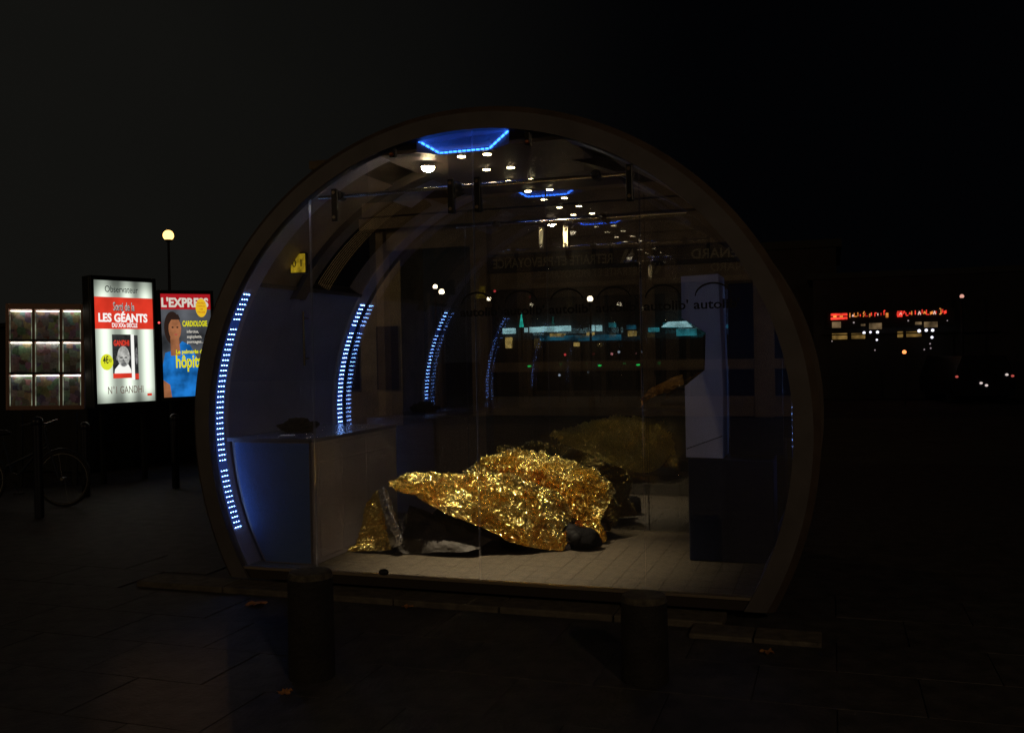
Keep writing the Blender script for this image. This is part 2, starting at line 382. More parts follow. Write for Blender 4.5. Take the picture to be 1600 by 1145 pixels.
# company lettering on the front glass, dark film
VIN = mat('black_film', (0.004, 0.004, 0.006), 0.7)
def logo(x, z, y, par):
    o = text('lettering', "autolib'", 0.085, VIN, None, Matrix.Translation((x, y, z)) @ FRONT, width=0.29, bold=0.0012); P(o)
    mb = MB(); n = 16
    for i in range(n):
        def pt(k, r): 
            t = math.pi * (0.97 - 0.90 * k / n); return (x + 0.125 + 0.115 * r * math.cos(t), y, z + 0.075 + 0.085 * r * math.sin(t))
        w0 = 1 + 0.09 * math.sin(math.pi * i / n); w1 = 1 + 0.09 * math.sin(math.pi * (i + 1) / n)
        mb.face([pt(i, 0.97), pt(i + 1, 0.97), pt(i + 1, w1 + 0.02), pt(i, w0 + 0.02)])
    q = P(mb.build('logo_arc', VIN))
for k in range(6):
    logo(-0.845 - 0.325 * k, 1.875, -0.004, None)
# door rails, hangers, patch fittings
def rail(y, x0, x1, z=2.80, knobs=()):
    b = MB(); b.cyl((x0, y, z), (x1, y, z), 0.014, seg=14); o = P(b.build('door_rail', STEEL, smooth=True))
    for k in knobs:
        q = MB(); q.cyl((k, y - 0.035, z), (k, y + 0.035, z), 0.035, seg=16); q.sph((k, y - 0.035, z), 0.03, (1, 0.5, 1)); q.build('roller', DARK, o, smooth=True)
rail(0.075, -3.62, -1.25, knobs=(-3.44, -2.50, -1.49))
rail(DP - 0.075, -3.3, -1.17, knobs=(-2.9, -1.9))
def fitting(x, z0, z1, y, mt, w=0.035):
    b = MB(); b.bx(x - w / 2, x + w / 2, y - 0.012, y + 0.012, z0, z1, bev=0.005); o = P(b.build('clamp', mt, smooth=False))
    for z in (z0 + 0.03, z1 - 0.03):
        q = MB(); q.cyl((x, y - 0.022, z), (x, y - 0.011, z), 0.013, seg=12); q.build('bolt', STEEL, o, smooth=True)
for x in (-3.44, -2.52, -2.32, -1.25): fitting(x, 2.60, 2.84, -0.014 + 0.0, DARK, 0.045)
for x in (at(846, 371, Y=DP - .04).x, at(884, 371, Y=DP - .04).x): fitting(x, at(846, 389, Y=DP - .04).z, at(846, 354, Y=DP - .04).z, DP - 0.04, PALE, 0.045)
for x in (-2.97, -1.95):
    b = MB(); b.bx(x - 0.018, x + 0.018, -0.02, 0.03, 3.03, 3.15, bev=0.004); o = P(b.build('bracket', DARK))
    q = MB(); q.sph((x, -0.022, 3.05), 0.016); q.build('screw_head', mat('copper', (0.6, 0.2, 0.08), 0.3, 1.0), o, smooth=True)
for x, z in ((-3.64, 1.98), (-2.38, 0.40)):
    pass
b = MB(); b.cyl((-3.70, -0.05, 1.95), (-3.70, -0.05, 1.55), 0.009, seg=8); b.cyl((-3.70, -0.05, 1.9), (-3.70, 0.01, 1.9), 0.006); b.cyl((-3.70, -0.05, 1.6), (-3.70, 0.01, 1.6), 0.006)
P(b.build('door_handle', STEEL, smooth=True))
b = MB(); b.sph((-3.10, -0.02, 0.045), 0.03, (1.3, 0.8, 0.8)); P(b.build('door_stop', BLACK, smooth=True))
# light strips with three-dot rows on the reveals
def dots(z, y0, side):
    x = PX - side * 0 - inner_x(z) + 0.004
    return x
lb = MB()
for k in (-1, 0, 1): lb.box((0, k * 0.031, 0), (0.005, 0.0095, 0.0064))
ledmesh = bpy.data.meshes.new('led_row'); lb.bm.to_mesh(ledmesh); lb.bm.free(); ledmesh.materials.append(LEDW)
for sd, yc in ((-1, 0.095), (-1, DP - 0.095), (1, 0.095), (1, DP - 0.095)):
    b = MB(); zs = []; z = 0.30
    while z < 2.12: zs.append(z); z += 0.0415 * math.sqrt(max(0.25, 1 - ((z - PZ) / 2.07) ** 2))
    sp = [(PX + sd * (inner_x(z) - 0.0005), z) for z in zs]; sq = [(x - sd * 0.0025, z) for x, z in sp]
    b.prism(sp + sq[::-1], yc - 0.055, yc + 0.055); st = P(b.build('light_strip', emat('strip_glow', (0.05, 0.12, 0.60), 0.28)))
    for i, z in enumerate(zs):
        if sd == 1 and z < 0.95: continue
        if abs(z - 0.79) < 0.02 or abs(z - 1.88) < 0.022: continue
        x = PX + sd * (inner_x(z) - 0.0055); dz = 0.01; dx = sd * (inner_x(z + dz) - inner_x(z))
        o = bpy.data.objects.new('led_row', ledmesh); COL.objects.link(o); o.parent = st
        o.location = (x, yc, z); o.rotation_euler = (0, math.atan2(dx, dz), 0)

# ------------------------------------------------------------------ desk along the left wall
desk = empty('desk', (-4.1, 0.9, 0.02), label='grey curved-corner counter along the left wall, its end lit blue', cat='counter')
def PD(o, par):
    o.parent = par; o.matrix_parent_inverse = Matrix.Translation(-par.location); return o
DM = mat('desk_grey', (0.42, 0.36, 0.37), 0.38, nscale=5, namt=0.08)
def desk_prof(x1, z0, z1, gap=0.012):
    # footprint is clipped by the curved wall, so sweep in z
    return [(PX - inner_x(z0 + (z1 - z0) * i / 12) + gap, z0 + (z1 - z0) * i / 12) for i in range(13)]
mb = MB(); lay = []
for i in range(13):
    z = 0.022 + (0.955 - 0.022) * i / 12; xl = PX - inner_x(z) + 0.016; x1 = -3.772; r = 0.035; row = [(xl, 0.225), ]
    for k in range(7):
        t = -math.pi / 2 + (math.pi / 2) * k / 6; row.append((x1 - r + r * math.cos(t), 0.165 + r + r * math.sin(t)))
    row.insert(1, (xl + 0.06, 0.165))
    for k in range(7):
        t = (math.pi / 2) * k / 6; row.append((x1 - r + r * math.cos(t), 1.65 - r + r * math.sin(t)))
    row.append((xl, 1.65)); lay.append([mb.bm.verts.new((a, b_, z)) for a, b_ in row])
for a, b_ in zip(lay, lay[1:]):
    n = len(a)
    for i in range(n): mb.bm.faces.new((a[i], a[(i + 1) % n], b_[(i + 1) % n], b_[i]))
mb.bm.faces.new(lay[0][::-1]); mb.bm.faces.new(lay[-1])
PD(mb.build('body', DM, smooth=True), desk)
mb = MB(); row = []
for z in (0.957, 0.985):
    xl = PX - inner_x(z) + 0.016; x1 = -3.7705; r = 0.036; rw = [(xl, 0.1635)]
    for k in range(7):
        t = -math.pi / 2 + (math.pi / 2) * k / 6; rw.append((x1 - r + r * math.cos(t), 0.1635 + r + r * math.sin(t)))
    for k in range(7):
        t = (math.pi / 2) * k / 6; rw.append((x1 - r + r * math.cos(t), 1.66 - r + r * math.sin(t)))
    rw.append((xl, 1.66)); row.append([mb.bm.verts.new((a, b_, z)) for a, b_ in rw])
n = len(row[0])
for i in range(n): mb.bm.faces.new((row[0][i], row[0][(i + 1) % n], row[1][(i + 1) % n], row[1][i]))
mb.bm.faces.new(row[0][::-1]); mb.bm.faces.new(row[1]); PD(mb.build('worktop', mat('worktop', (0.20, 0.19, 0.24), 0.25), smooth=True), desk)
mb = MB(); zz = [0.03 + 0.92 * i / 12 for i in range(13)]
mb.prism([(PX - inner_x(z) + 0.085, z) for z in zz] + [(-3.808, 0.95), (-3.808, 0.03)], 0.1615, 0.1645)
PD(mb.build('end_panel', mat('end_panel_blue_lit', (0.16, 0.30, 0.66), 0.30)), desk)  # blue light of the strips is painted into this panel's colour
for y0, y1 in ((0.25, 0.60), (0.61, 1.02), (1.03, 1.60)):
    b = MB(); b.bx(-3.776, -3.768, y0, y1, 0.06, 0.79, bev=0.002); PD(b.build('cupboard_door', DM), desk)
    b = MB(); b.bx(-3.776, -3.768, y0, y1, 0.80, 0.93, bev=0.002); PD(b.build('drawer_front', DM), desk)

# soft black bag and paper on the desk
def crumple(o, amp, sc, seed=0):
    for v in o.data.vertices:
        d = noise.noise_vector(v.co * sc + Vector((seed, seed * 2, 0))); v.co += d * amp
def blob(name, c, d, amp, sc, mt, seed=0, sub=4):
    bm = bmesh.new(); bmesh.ops.create_icosphere(bm, subdivisions=sub, radius=1)
    me = bpy.data.meshes.new(name); 
    for v in bm.verts:
        p = v.co.copy(); q = noise.noise_vector(p * sc + Vector((seed, 1, 2)))
        p = p + q * amp + p.normalized() * amp * .35 * (abs(noise.noise(p * sc * 3 + Vector((seed, 0, 0)))) - .2) + p.normalized() * amp * .12 * noise.noise(p * sc * 9); v.co = Vector((p.x * d[0], p.y * d[1], max(p.z, -0.75) * d[2]))
    bm.to_mesh(me); bm.free(); me.materials.append(mt)
    for p in me.polygons: p.use_smooth = True
    o = bpy.data.objects.new(name, me); o.location = c; link(o); return o
FAB = mat('black_fabric', (0.006, 0.0055, 0.006), 0.9, spec=0.08, bump=0.4, bscale=60)
p = at(463, 668, Y=0.75)
o = blob('soft_bag', (p.x, 0.78, 0.986 + 0.045), (0.16, 0.12, 0.06), 0.45, 1.8, FAB, 3); tag(o, 'small slumped black bag lying on the grey counter', 'bag')
b = MB(); b.box((-4.16, 0.42, 0.9885), (0.10, 0.07, 0.004), rz=0.4); tag(b.build('paper_slip', mat('paper', (0.7, 0.7, 0.68), 0.7)), 'small white slip of paper on the counter before the black bag', 'paper')

# ------------------------------------------------------------------ information terminal on the right
term = empty('information_terminal', (-0.93, 1.05, 0.02), label='tall pale terminal with a notched screen side at the right end', cat='terminal')
TM = mat('terminal_white', (0.72, 0.72, 0.80), 0.4, nscale=4, namt=0.06)
TY = 1.0
def q2(x, y): p = at(x, y, Y=TY); return (p.x, p.z)
prof = [q2(*p) for p in ((1064, 432), (1122, 428), (1129, 600), (1130, 716), (1072, 714), (1070, 603), (1101, 578), (1103, 520), (1084, 508), (1065, 497))]
mb = MB(); mb.prism(prof, TY, TY + 0.42); PD(mb.build('housing', TM), term)
a = q2(1101, 578); c = q2(1103, 520)
b = MB(); b.bx(a[0] - 0.012, a[0] + 0.001, TY + 0.04, TY + 0.38, a[1] + 0.01, c[1] - 0.01); PD(b.build('screen', mat('screen_dark', (0.01, 0.01, 0.015), 0.1)), term)
s0 = at(1073, 701, Y=TY - 0.001); s1 = at(1129, 681, Y=TY - 0.001)
b = MB(); b.cyl(s0, s1, 0.003, seg=6); PD(b.build('panel_joint', BLACK), term)
NAVY = mat('navy_panel', (0.012, 0.018, 0.045), 0.35)
lx, lz = q2(1075, 716)
b = MB(); b.bx(lx, -0.42, TY - 0.01, TY + 0.45, 0.022, lz - 0.003, bev=0.01); PD(b.build('base_cabinet', NAVY), term)
b = MB(); b.bx(-0.76, -0.36, TY + 0.30, TY + 0.34, lz, 2.12, bev=0.006); PD(b.build('reflection_panel', NAVY), term)  # made-up panel standing in for a bluish reflection in the glass
b = MB(); b.bx(-1.52, -1.12, TY + 0.25, TY + 0.60, 1.10, 1.135, bev=0.004); PD(b.build('side_shelf', BLACK), term)
# ------------------------------------------------------------------ lit yellow number sign on the left wall
sg = empty('number_sign', (-4.07, 0.50, 2.37), label='small square yellow lit sign high on the left wall', cat='sign')
b = MB(); b.bx(-0.075, 0.075, 0, 0.04, -0.085, 0.085, bev=0.006); b.build('box', DARK, sg)
b = MB(); b.bx(-0.065, 0.065, -0.004, 0, -0.075, 0.075); b.build('face', emat('sign_yellow', (0.65, 0.42, 0.02), 0.55, 14, 0.3, 1.3), sg)
text('numeral', '0 1', 0.085, BLACK, sg, Matrix.Translation((-0.05, -0.007, -0.03)) @ FRONT, width=0.085)

# ------------------------------------------------------------------ foil blankets
def foilmat(name, col, rough):
    M = bpy.data.materials.new(name); M.use_nodes = True; n = M.node_tree; b = n.nodes['Principled BSDF']
    b.inputs['Base Color'].default_value = (*col, 1); b.inputs['Metallic'].default_value = 1; b.inputs['Roughness'].default_value = rough
    t = n.nodes.new('ShaderNodeTexCoord'); v = n.nodes.new('ShaderNodeTexVoronoi'); v.feature = 'F1'; v.inputs['Scale'].default_value = 140
    nz = n.nodes.new('ShaderNodeTexNoise'); nz.inputs['Scale'].default_value = 26; nz.inputs['Detail'].default_value = 4
    mxv = n.nodes.new('ShaderNodeMixRGB'); mxv.inputs[0].default_value = 0.06
    u = n.nodes.new('ShaderNodeBump'); u.inputs['Strength'].default_value = 0.35; u.inputs['Distance'].default_value = 0.006
    n.links.new(t.outputs['Object'], nz.inputs['Vector']); n.links.new(t.outputs['Object'], mxv.inputs[1]); n.links.new(nz.outputs['Color'], mxv.inputs[2])
    n.links.new(mxv.outputs[0], v.inputs['Vector']); n.links.new(v.outputs['Distance'], u.inputs['Height']); n.links.new(u.outputs[0], b.inputs['Normal'])
    return M
GOLD = foilmat('gold_foil', (1.0, 0.75, 0.24), 0.16)
GOLD2 = foilmat('gold_foil_dull', (0.95, 0.74, 0.24), 0.24)
GOLD3 = foilmat('gold_foil_greenish', (0.95, 0.86, 0.32), 0.30)
SILV = foilmat('silver_foil', (0.75, 0.75, 0.80), 0.16)
def catmull(pts, t):
    n = len(pts) - 1; f = min(t * n, n - 1e-6); i = int(f); f -= i
    p0 = pts[max(0, i - 1)]; p1 = pts[i]; p2 = pts[i + 1]; p3 = pts[min(n, i + 2)]
    return 0.5 * ((2 * p1) + (p2 - p0) * f + (2 * p0 - 5 * p1 + 4 * p2 - p3) * f * f + (3 * p1 - p0 - 3 * p2 + p3) * f ** 3)
def foil(name, rows, nu, nv, mt, parent=None, seed=0, amp=0.016, floor=0.022, fold=0.03):
    """rows: list of curves (lists of points), lofted; crumpled with sharp creases"""
    rows = [[Vector(p) for p in r] for r in rows]
    G = []
    for i in range(nu + 1):
        u = i / nu; col = [catmull(r, u) for r in rows]
        G.append([catmull(col, j / nv) for j in range(nv + 1)])
    V = []
    off = Vector((seed * 7.3, seed * 3.1, seed))
    for i in range(nu + 1):
        for j in range(nv + 1):
            p = G[i][j]; a = G[min(nu, i + 1)][j] - G[max(0, i - 1)][j]; b = G[i][min(nv, j + 1)] - G[i][max(0, j - 1)]
            nn = a.cross(b)
            nn = nn.normalized() if nn.length > 1e-9 else Vector((0, 0, 1))
            q = p * 1.0 + off
            w = q + noise.noise_vector(q * 9) * 0.05
            hh = 0
            for sc_, sl in ((9, .20), (34, .85), (62, .75)):
                ww = w * sc_; p0 = noise.voronoi(ww)[1][0]
                hh += (ww - p0).dot(noise.cell_vector(p0 * 977 + off) - Vector((.5, .5, .5))) * 2 * sl / sc_
            h0 = noise.noise(Vector((q.x * 3.5, q.y * 8, q.z * 8)))
            mk = noise.noise(q * 5.5 + Vector((9, 2, 4))); mk = max(0.0, min(1.0, (mk + 0.28) / 0.5)); mk = 0.40 + 0.80 * mk * mk * (3 - 2 * mk)
            cr = 1 - min(1, abs(noise.noise(Vector((q.x * 2.2 + q.y * 1.5, q.y * 4 - q.x, q.z * 5)))) * 5)
            p = p + nn * (fold * (h0 + 0.55 * cr) + mk * hh * amp / 0.016)
            if p.z < floor: p.z = floor + abs(hh) * 0.3
            V.append(p)
    F = []
    for i in range(nu):
        for j in range(nv):
            k = i * (nv + 1) + j
            if (i + j) % 2: F += [(k, k + 1, k + nv + 2), (k, k + nv + 2, k + nv + 1)]
            else: F += [(k, k + 1, k + nv + 1), (k + 1, k + nv + 2, k + nv + 1)]
    me = bpy.data.meshes.new(name); me.from_pydata([tuple(v) for v in V], [], F); me.update(); me.materials.append(mt)
    o = bpy.data.objects.new(name, me); link(o, parent); return o

A = lambda x, y, Y: at(x, y, Y=Y)
fl = 0.022
fo1 = foil('foil_blanket', [
    [A(606, 753, .62), A(655, 780, .66), A(705, 806, .70), A(752, 824, .78), A(806, 849, .86), A(850, 858, 1.02), A(880, 861, 1.07)],
    [A(612, 750, .70), A(665, 765, .74), A(720, 788, .78), A(765, 800, .86), A(815, 822, .94), A(858, 838, 1.05), A(886, 846, 1.14)],
    [A(622, 748, .85), A(690, 750, .90), A(740, 758, .96), A(790, 768, 1.02), A(840, 790, 1.10), A(875, 806, 1.18), A(892, 822, 1.24)],
    [A(640, 747, 1.0), A(700, 744, 1.1), A(750, 742, 1.15), A(800, 745, 1.20), A(848, 762, 1.24), A(880, 782, 1.28), A(896, 808, 1.30)],
    [Vector((-3.30, 1.40, .40)), Vector((-3.0, 1.44, .35)), Vector((-2.75, 1.48, .32)), Vector((-2.5, 1.5, .30)), Vector((-2.3, 1.5, .25)), Vector((-2.12, 1.48, .15)), Vector((-1.98, 1.42, .08))],
    [Vector((-3.32, 1.46, fl)), Vector((-3.0, 1.50, fl)), Vector((-2.75, 1.54, fl)), Vector((-2.5, 1.56, fl)), Vector((-2.3, 1.56, fl)), Vector((-2.12, 1.54, fl)), Vector((-1.98, 1.46, fl))],
], 260, 150, GOLD, seed=1)
tag(fo1, 'bright gold foil blanket over the nearest sleeper, propped up at its left', 'blanket', group=None)
# its left flap, hanging to the floor, with the silver side folded out
foil('hanging_flap', [
    [A(590, 765, .80), A(570, 790, .78), A(563, 830, .74), A(548, 862, .66)],
    [A(596, 764, .74), A(588, 800, .72), A(583, 835, .69), A(577, 861, .64)],
    [A(600, 768, .70), A(602, 808, .68), A(606, 838, .66), A(612, 859, .64)]], 70, 46, GOLD, fo1, seed=4, amp=0.010, fold=0.02)
foil('silver_fold', [
    [A(592, 764, .68), A(596, 792, .66), A(608, 820, .64), A(618, 842, .63), A(613, 856, .63)],
    [A(598, 760, .64), A(606, 790, .62), A(618, 816, .60), A(626, 838, .60), A(621, 853, .61)],
    [A(604, 764, .68), A(614, 792, .67), A(624, 818, .66), A(630, 836, .66), A(626, 850, .66)]], 70, 20, SILV, fo1, seed=5, amp=0.007, fold=0.008)
foil('floor_scrap', [
    [A(540, 863, .66), A(552, 861, .67), A(566, 862, .66)], [A(541, 857, .70), A(553, 852, .71), A(566, 857, .70)], [A(541, 855, .74), A(553, 853, .76), A(567, 854, .74)]], 22, 12, GOLD, fo1, seed=6, amp=0.012, fold=0.01)
fo2 = foil('foil_blanket', [
    [A(722, 745, 1.66), Vector((-2.75, 1.58, .12)), Vector((-2.4, 1.57, fl)), Vector((-2.12, 1.56, fl)), Vector((-1.92, 1.50, .03)), Vector((-1.78, 1.45, .05)), A(936, 818, 1.50)],
    [A(724, 742, 1.68), A(762, 726, 1.62), A(812, 728, 1.60), A(856, 748, 1.58), A(892, 772, 1.56), A(922, 788, 1.56), A(942, 806, 1.56)],
    [A(730, 738, 1.75), A(768, 716, 1.72), A(820, 711, 1.70), A(868, 718, 1.68), A(908, 734, 1.66), A(942, 756, 1.66), A(953, 782, 1.66)],
    [A(738, 742, 1.86), A(782, 722, 1.88), A(830, 715, 1.86), A(880, 726, 1.86), A(918, 742, 1.84), A(952, 762, 1.82), A(956, 784, 1.80)],
    [A(736, 750, 1.95), Vector((-2.7, 2.04, fl)), Vector((-2.4, 2.04, fl)), Vector((-2.2, 2.04, fl)), Vector((-2.07, 2.03, fl)), Vector((-1.98, 2.02, fl)), Vector((-1.88, 1.98, fl))],
], 240, 110, GOLD2, seed=2, amp=0.018)
tag(fo2, 'gold foil blanket over the second sleeper, lying behind the bright one', 'blanket')
fo3 = foil('foil_blanket', [  # added blanket, shaped as the nearest one's mirror image in the glass
    [A(856, 681, 2.44), A(885, 694, 2.44), A(920, 709, 2.45), A(958, 726, 2.46), A(990, 737, 2.48), A(1012, 738, 2.50), A(1030, 732, 2.54)],
    [A(862, 678, 2.50), A(892, 682, 2.50), A(928, 690, 2.52), A(965, 700, 2.53), A(1000, 712, 2.55), A(1026, 716, 2.56), A(1043, 716, 2.60)],
    [A(866, 676, 2.60), A(900, 672, 2.64), A(935, 665, 2.66), A(970, 660, 2.68), A(1010, 664, 2.68), A(1036, 676, 2.68), A(1051, 698, 2.68)],
    [A(868, 677, 2.70), A(902, 668, 2.76), A(938, 659, 2.80), A(972, 655, 2.82), A(1010, 657, 2.82), A(1036, 670, 2.80), A(1053, 694, 2.78)],
    [A(872, 690, 2.90), A(905, 700, 2.98), A(940, 705, 2.98), A(972, 708, 2.98), A(1010, 708, 2.98), A(1036, 710, 2.96), A(1054, 712, 2.92)],
], 190, 90, GOLD3, seed=3, amp=0.021, fold=0.022)
tag(fo3, 'dim greenish gold foil blanket standing in for a reflection, farthest back at right', 'blanket')
bt = at(1000, 741, Y=2.46).z
bn = empty('added_bench', (-1.75, 2.72, GZ), label='added dark bench outside the rear glass holding up the stand-in blanket', cat='bench')  # made-up bench, only there to hold the stand-in blanket
b = MB(); b.bx(-.80, .62, -.30, .30, bt - .08 - GZ, bt - GZ, bev=.01); b.build('seat', mat('bench_stone', (.03, .028, .026), .7), bn)
for q in (-.6, .4):
    b = MB(); b.bx(q, q + .16, -.25, .25, 0, bt - .081 - GZ); b.build('leg', mat('bench_stone'), bn)
fs = foil('foil_sheet', [
    [A(997, 634, 1.50), A(1012, 614, 1.46), A(1040, 600, 1.42), A(1060, 590, 1.40)],
    [A(1006, 630, 1.40), A(1022, 622, 1.38), A(1045, 612, 1.36), A(1068, 600, 1.36)],
    [A(1002, 626, 1.30), A(1020, 606, 1.30), A(1040, 594, 1.30), A(1066, 584, 1.32)]], 40, 24, mat('gold_sheet_smooth', (0.85, 0.5, 0.16), 0.35, 1.0, bump=0.5, bscale=20), seed=8, amp=0.006, fold=0.03, floor=1.14)
tag(fs, 'folded piece of gold sheet lying on the shelf beside the terminal', 'foil sheet')

# ------------------------------------------------------------------ sleepers
SKIN = mat('skin', (0.35, 0.20, 0.13), 0.55); HAIR = mat('hair', (0.02, 0.014, 0.01), 0.7, bump=0.6, bscale=200)
def sleeper(joints, edges, radii, label, jacket, trousers, boots, hairc):
    me = bpy.data.meshes.new('body'); me.from_pydata([tuple(p) for p in joints], edges, []); me.update()
    o = bpy.data.objects.new('person', me); COL.objects.link(o)
    md = o.modifiers.new('skin', 'SKIN'); md.use_smooth_shade = True
    for i, r in enumerate(radii): me.skin_vertices[0].data[i].radius = (r, r)
    me.skin_vertices[0].data[0].use_root = True
    s = o.modifiers.new('sub', 'SUBSURF'); s.levels = 2; s.render_levels = 2
    dg = bpy.context.evaluated_depsgraph_get(); dg.update()
    m2 = bpy.data.meshes.new_from_object(o.evaluated_get(dg)); COL.objects.unlink(o); bpy.data.objects.remove(o)
    o = bpy.data.objects.new('person', m2); link(o); m2.materials.clear()
    for q in (jacket, trousers, SKIN): m2.materials.append(q)
    hd = Vector(joints[4]); pel = Vector(joints[0])
    hands = [Vector(joints[8]), Vector(joints[12])]
    for p in m2.polygons:
        c = p.center; p.use_smooth = True
        if (c - hd).length < 0.15 or min((c - h).length for h in hands) < 0.10: p.material_index = 2
        elif c.x > pel.x + 0.04: p.material_index = 1
        else: p.material_index = 0
    tag(o, label, 'person')
    # face: nose, ears, eyelids, mouth and hair
    f = MB(); f.sph(hd + Vector((-0.01, -0.02, 0.0)), 0.108, (1.12, 1.0, 1.0), 20, 12); h = f.build('hair', hairc, o, smooth=True)
    for v in h.data.vertices: v.co += noise.noise_vector(v.co * 30) * 0.008
    h.location = (-0.02, 0.035, 0.01)
    for j, k in ((16, 15), (20, 19)):
        a = Vector(joints[j]); b = Vector(joints[k]); d = (a - b).normalized()
        q = MB(); q.sph(b + Vector((0.02, 0, 0.0)), 0.062, (1.1, 0.9, 0.95)); q.sph(b + (a - b) * 0.6, 0.052, (1.2, 0.95, 1.0)); q.sph(a, 0.05, (1.05, 0.95, 1.05)); q.cyl(b - d * 0.12, b, 0.055, 0.06)
        q.build('boot', boots, o, smooth=True)
    return o
def lying(x0, y0, z0, S=1.0, knee=0.22):
    """a person on their side, head to the left, legs half bent; z0 = surface height"""
    J = [(0.0, 0, .14), (-.22, 0.01, .15), (-.44, 0.0, .17), (-.55, -.01, .17), (-.68, -.03, .15),          # pelvis, waist, chest, neck, head
         (-.42, -.03, .30), (-.30, -.17, .22), (-.44, -.30, .14), (-.56, -.32, .12),                       # upper shoulder, elbow, wrist, hand
         (-.42, -.05, .08), (-.30, -.20, .07), (-.48, -.26, .06), (-.59, -.27, .055),                       # lower arm
         (.05, -.02, .20), (.36, -knee, .22), (.66, -.05, .14), (.74, -.14, .10),                           # upper leg: hip knee ankle toe
         (.05, 0.0, .09), (.40, -knee + .05, .08), (.76, .06, .07), (.86, -.04, .07)]
    E = [(0, 1), (1, 2), (2, 3), (3, 4), (2, 5), (5, 6), (6, 7), (7, 8), (2, 9), (9, 10), (10, 11), (11, 12),
         (0, 13), (13, 14), (14, 15), (15, 16), (0, 17), (17, 18), (18, 19), (19, 20)]
    Rr = [.135, .12, .14, .055, .098, .07, .05, .032, .036, .07, .05, .032, .036, .095, .065, .045, .04, .095, .065, .045, .04]
    # five short finger chains on each hand
    for hnd, d in ((8, Vector((-1, -.25, 0))), (12, Vector((-1, -.15, 0)))):
        b = Vector(J[hnd]); d.normalize(); s = Vector((0.15, -1, 0)).normalized()
        for k in range(5):
            o = (k - 1.5) * 0.021
            if k == 4: p1 = b + s * 0.042 + d * 0.02; p2 = p1 + d * 0.035 + s * 0.012
            else: p1 = b + s * o + d * 0.055; p2 = p1 + d * (0.032 + 0.006 * (k in (1, 2))) + Vector((0, 0, -.016))
            J += [tuple(p1), tuple(p2)]; n = len(J); E += [(hnd, n - 2), (n - 2, n - 1)]; Rr += [.0095, .008]
    J = [Vector((x0 + a * S, y0 + b * S, z0 + c * S)) for a, b, c in J]
    return J, E, [r * S for r in Rr]
JK = mat('dark_jacket', (0.02, 0.018, 0.018), 0.8, bump=0.6, bscale=30); TR = mat('dark_trousers', (0.025, 0.025, 0.03), 0.85, bump=0.5, bscale=40)
BT = mat('boot_leather', (0.007, 0.006, 0.006), 0.7, spec=0.15)
J, E, Q = lying(-2.70, 1.27, 0.02, knee=0.0)
sleeper(J, E, Q, 'person in dark clothes asleep under the bright gold foil, boots at right', JK, TR, BT, HAIR)
J, E, Q = lying(-2.62, 1.84, 0.02, 0.80, knee=0.10)
sleeper(J, E, Q, 'person asleep under the second gold foil near the rear glass', mat('jacket_grey', (0.05, 0.05, 0.055), 0.8), TR, mat('shoe_grey', (0.10, 0.10, 0.11), 0.6), HAIR)
J, E, Q = lying(-1.84, 2.72, bt, 0.62, knee=0.02)
sleeper(J, E, Q, 'added figure curled on the bench under the stand-in foil blanket', JK, TR, BT, HAIR)  # made-up figure to fill the stand-in blanket
# sleeping bag / clothing bunched below the raised foil
SB = mat('sleeping_bag_cloth', (0.055, 0.045, 0.038), 0.7, nscale=9, namt=0.3, bump=0.4, bscale=50)
fb = foil('sleeping_bag', [
    [A(622, 864, .70), A(650, 865, .69), A(690, 864, .70), A(730, 866, .69), A(748, 862, .74)],
    [A(628, 840, .74), A(652, 838, .74), A(690, 846, .74), A(725, 856, .74), A(750, 855, .79)],
    [A(634, 812, .82), A(660, 815, .82), A(700, 832, .80), A(740, 838, .84), A(775, 846, .90)],
    [A(640, 790, .92), A(670, 798, .92), A(720, 818, .92), A(760, 830, .96), A(800, 842, 1.0)],
], 60, 36, SB, seed=11, amp=0.004, fold=0.05)
for p in fb.data.polygons: p.use_smooth = True
tag(fb, 'wrinkled dark brown sleeping bag bunched under the raised foil edge', 'sleeping bag')
p = at(915, 828, Y=1.30)
o = blob('dark_bundle', (p.x, 1.22, 0.10), (0.145, 0.11, 0.095), 0.30, 1.5, FAB, 9); tag(o, 'dark soft bundle on the floor at the right end of the foil', 'bundle')
p = at(885, 858, Z=0.02)
o = blob('crumpled_tissue', (p.x, p.y, 0.045), (0.038, 0.03, 0.032), 0.5, 2.5, mat('tissue', (0.38, 0.38, 0.50), 0.7), 5); tag(o, 'small crumpled bluish tissue on the floor before the dark bundle', 'tissue')

# ------------------------------------------------------------------ bollards in front
BST = mat('bollard_stone', (0.020, 0.018, 0.017), 0.8, nscale=9, namt=0.4, bump=0.7, bscale=45)
def bollard(p, r, h, label):
    e = empty('stone_bollard', (p.x, p.y, GZ), label=label, cat='bollard', group='stone bollards before the pavilion')
    b = MB(); b.cyl((0, 0, 0), (0, 0, h - .03), r, r * .97, seg=32); b.build('post', BST, e, smooth=True)
    b = MB(); b.cyl((0, 0, h - .03), (0, 0, h), r * .98, r * .90, seg=32); b.sph((0, 0, h - .002), r * .89, (1, 1, .10), 24, 8); b.build('cap', mat('bollard_cap_lit', (.09, .08, .055), .8, nscale=25, namt=.5, bump=.6), e, smooth=True)  # cap paler than the post: light on its top put into the colour
p = at(488, 1056, Z=GZ); bollard(p, 0.125, 0.57, 'short round stone bollard at the left front of the pavilion')
p = at(1008, 1062, Z=GZ); bollard(p, 0.125, 0.45, 'short round stone bollard at the right front of the pavilion')

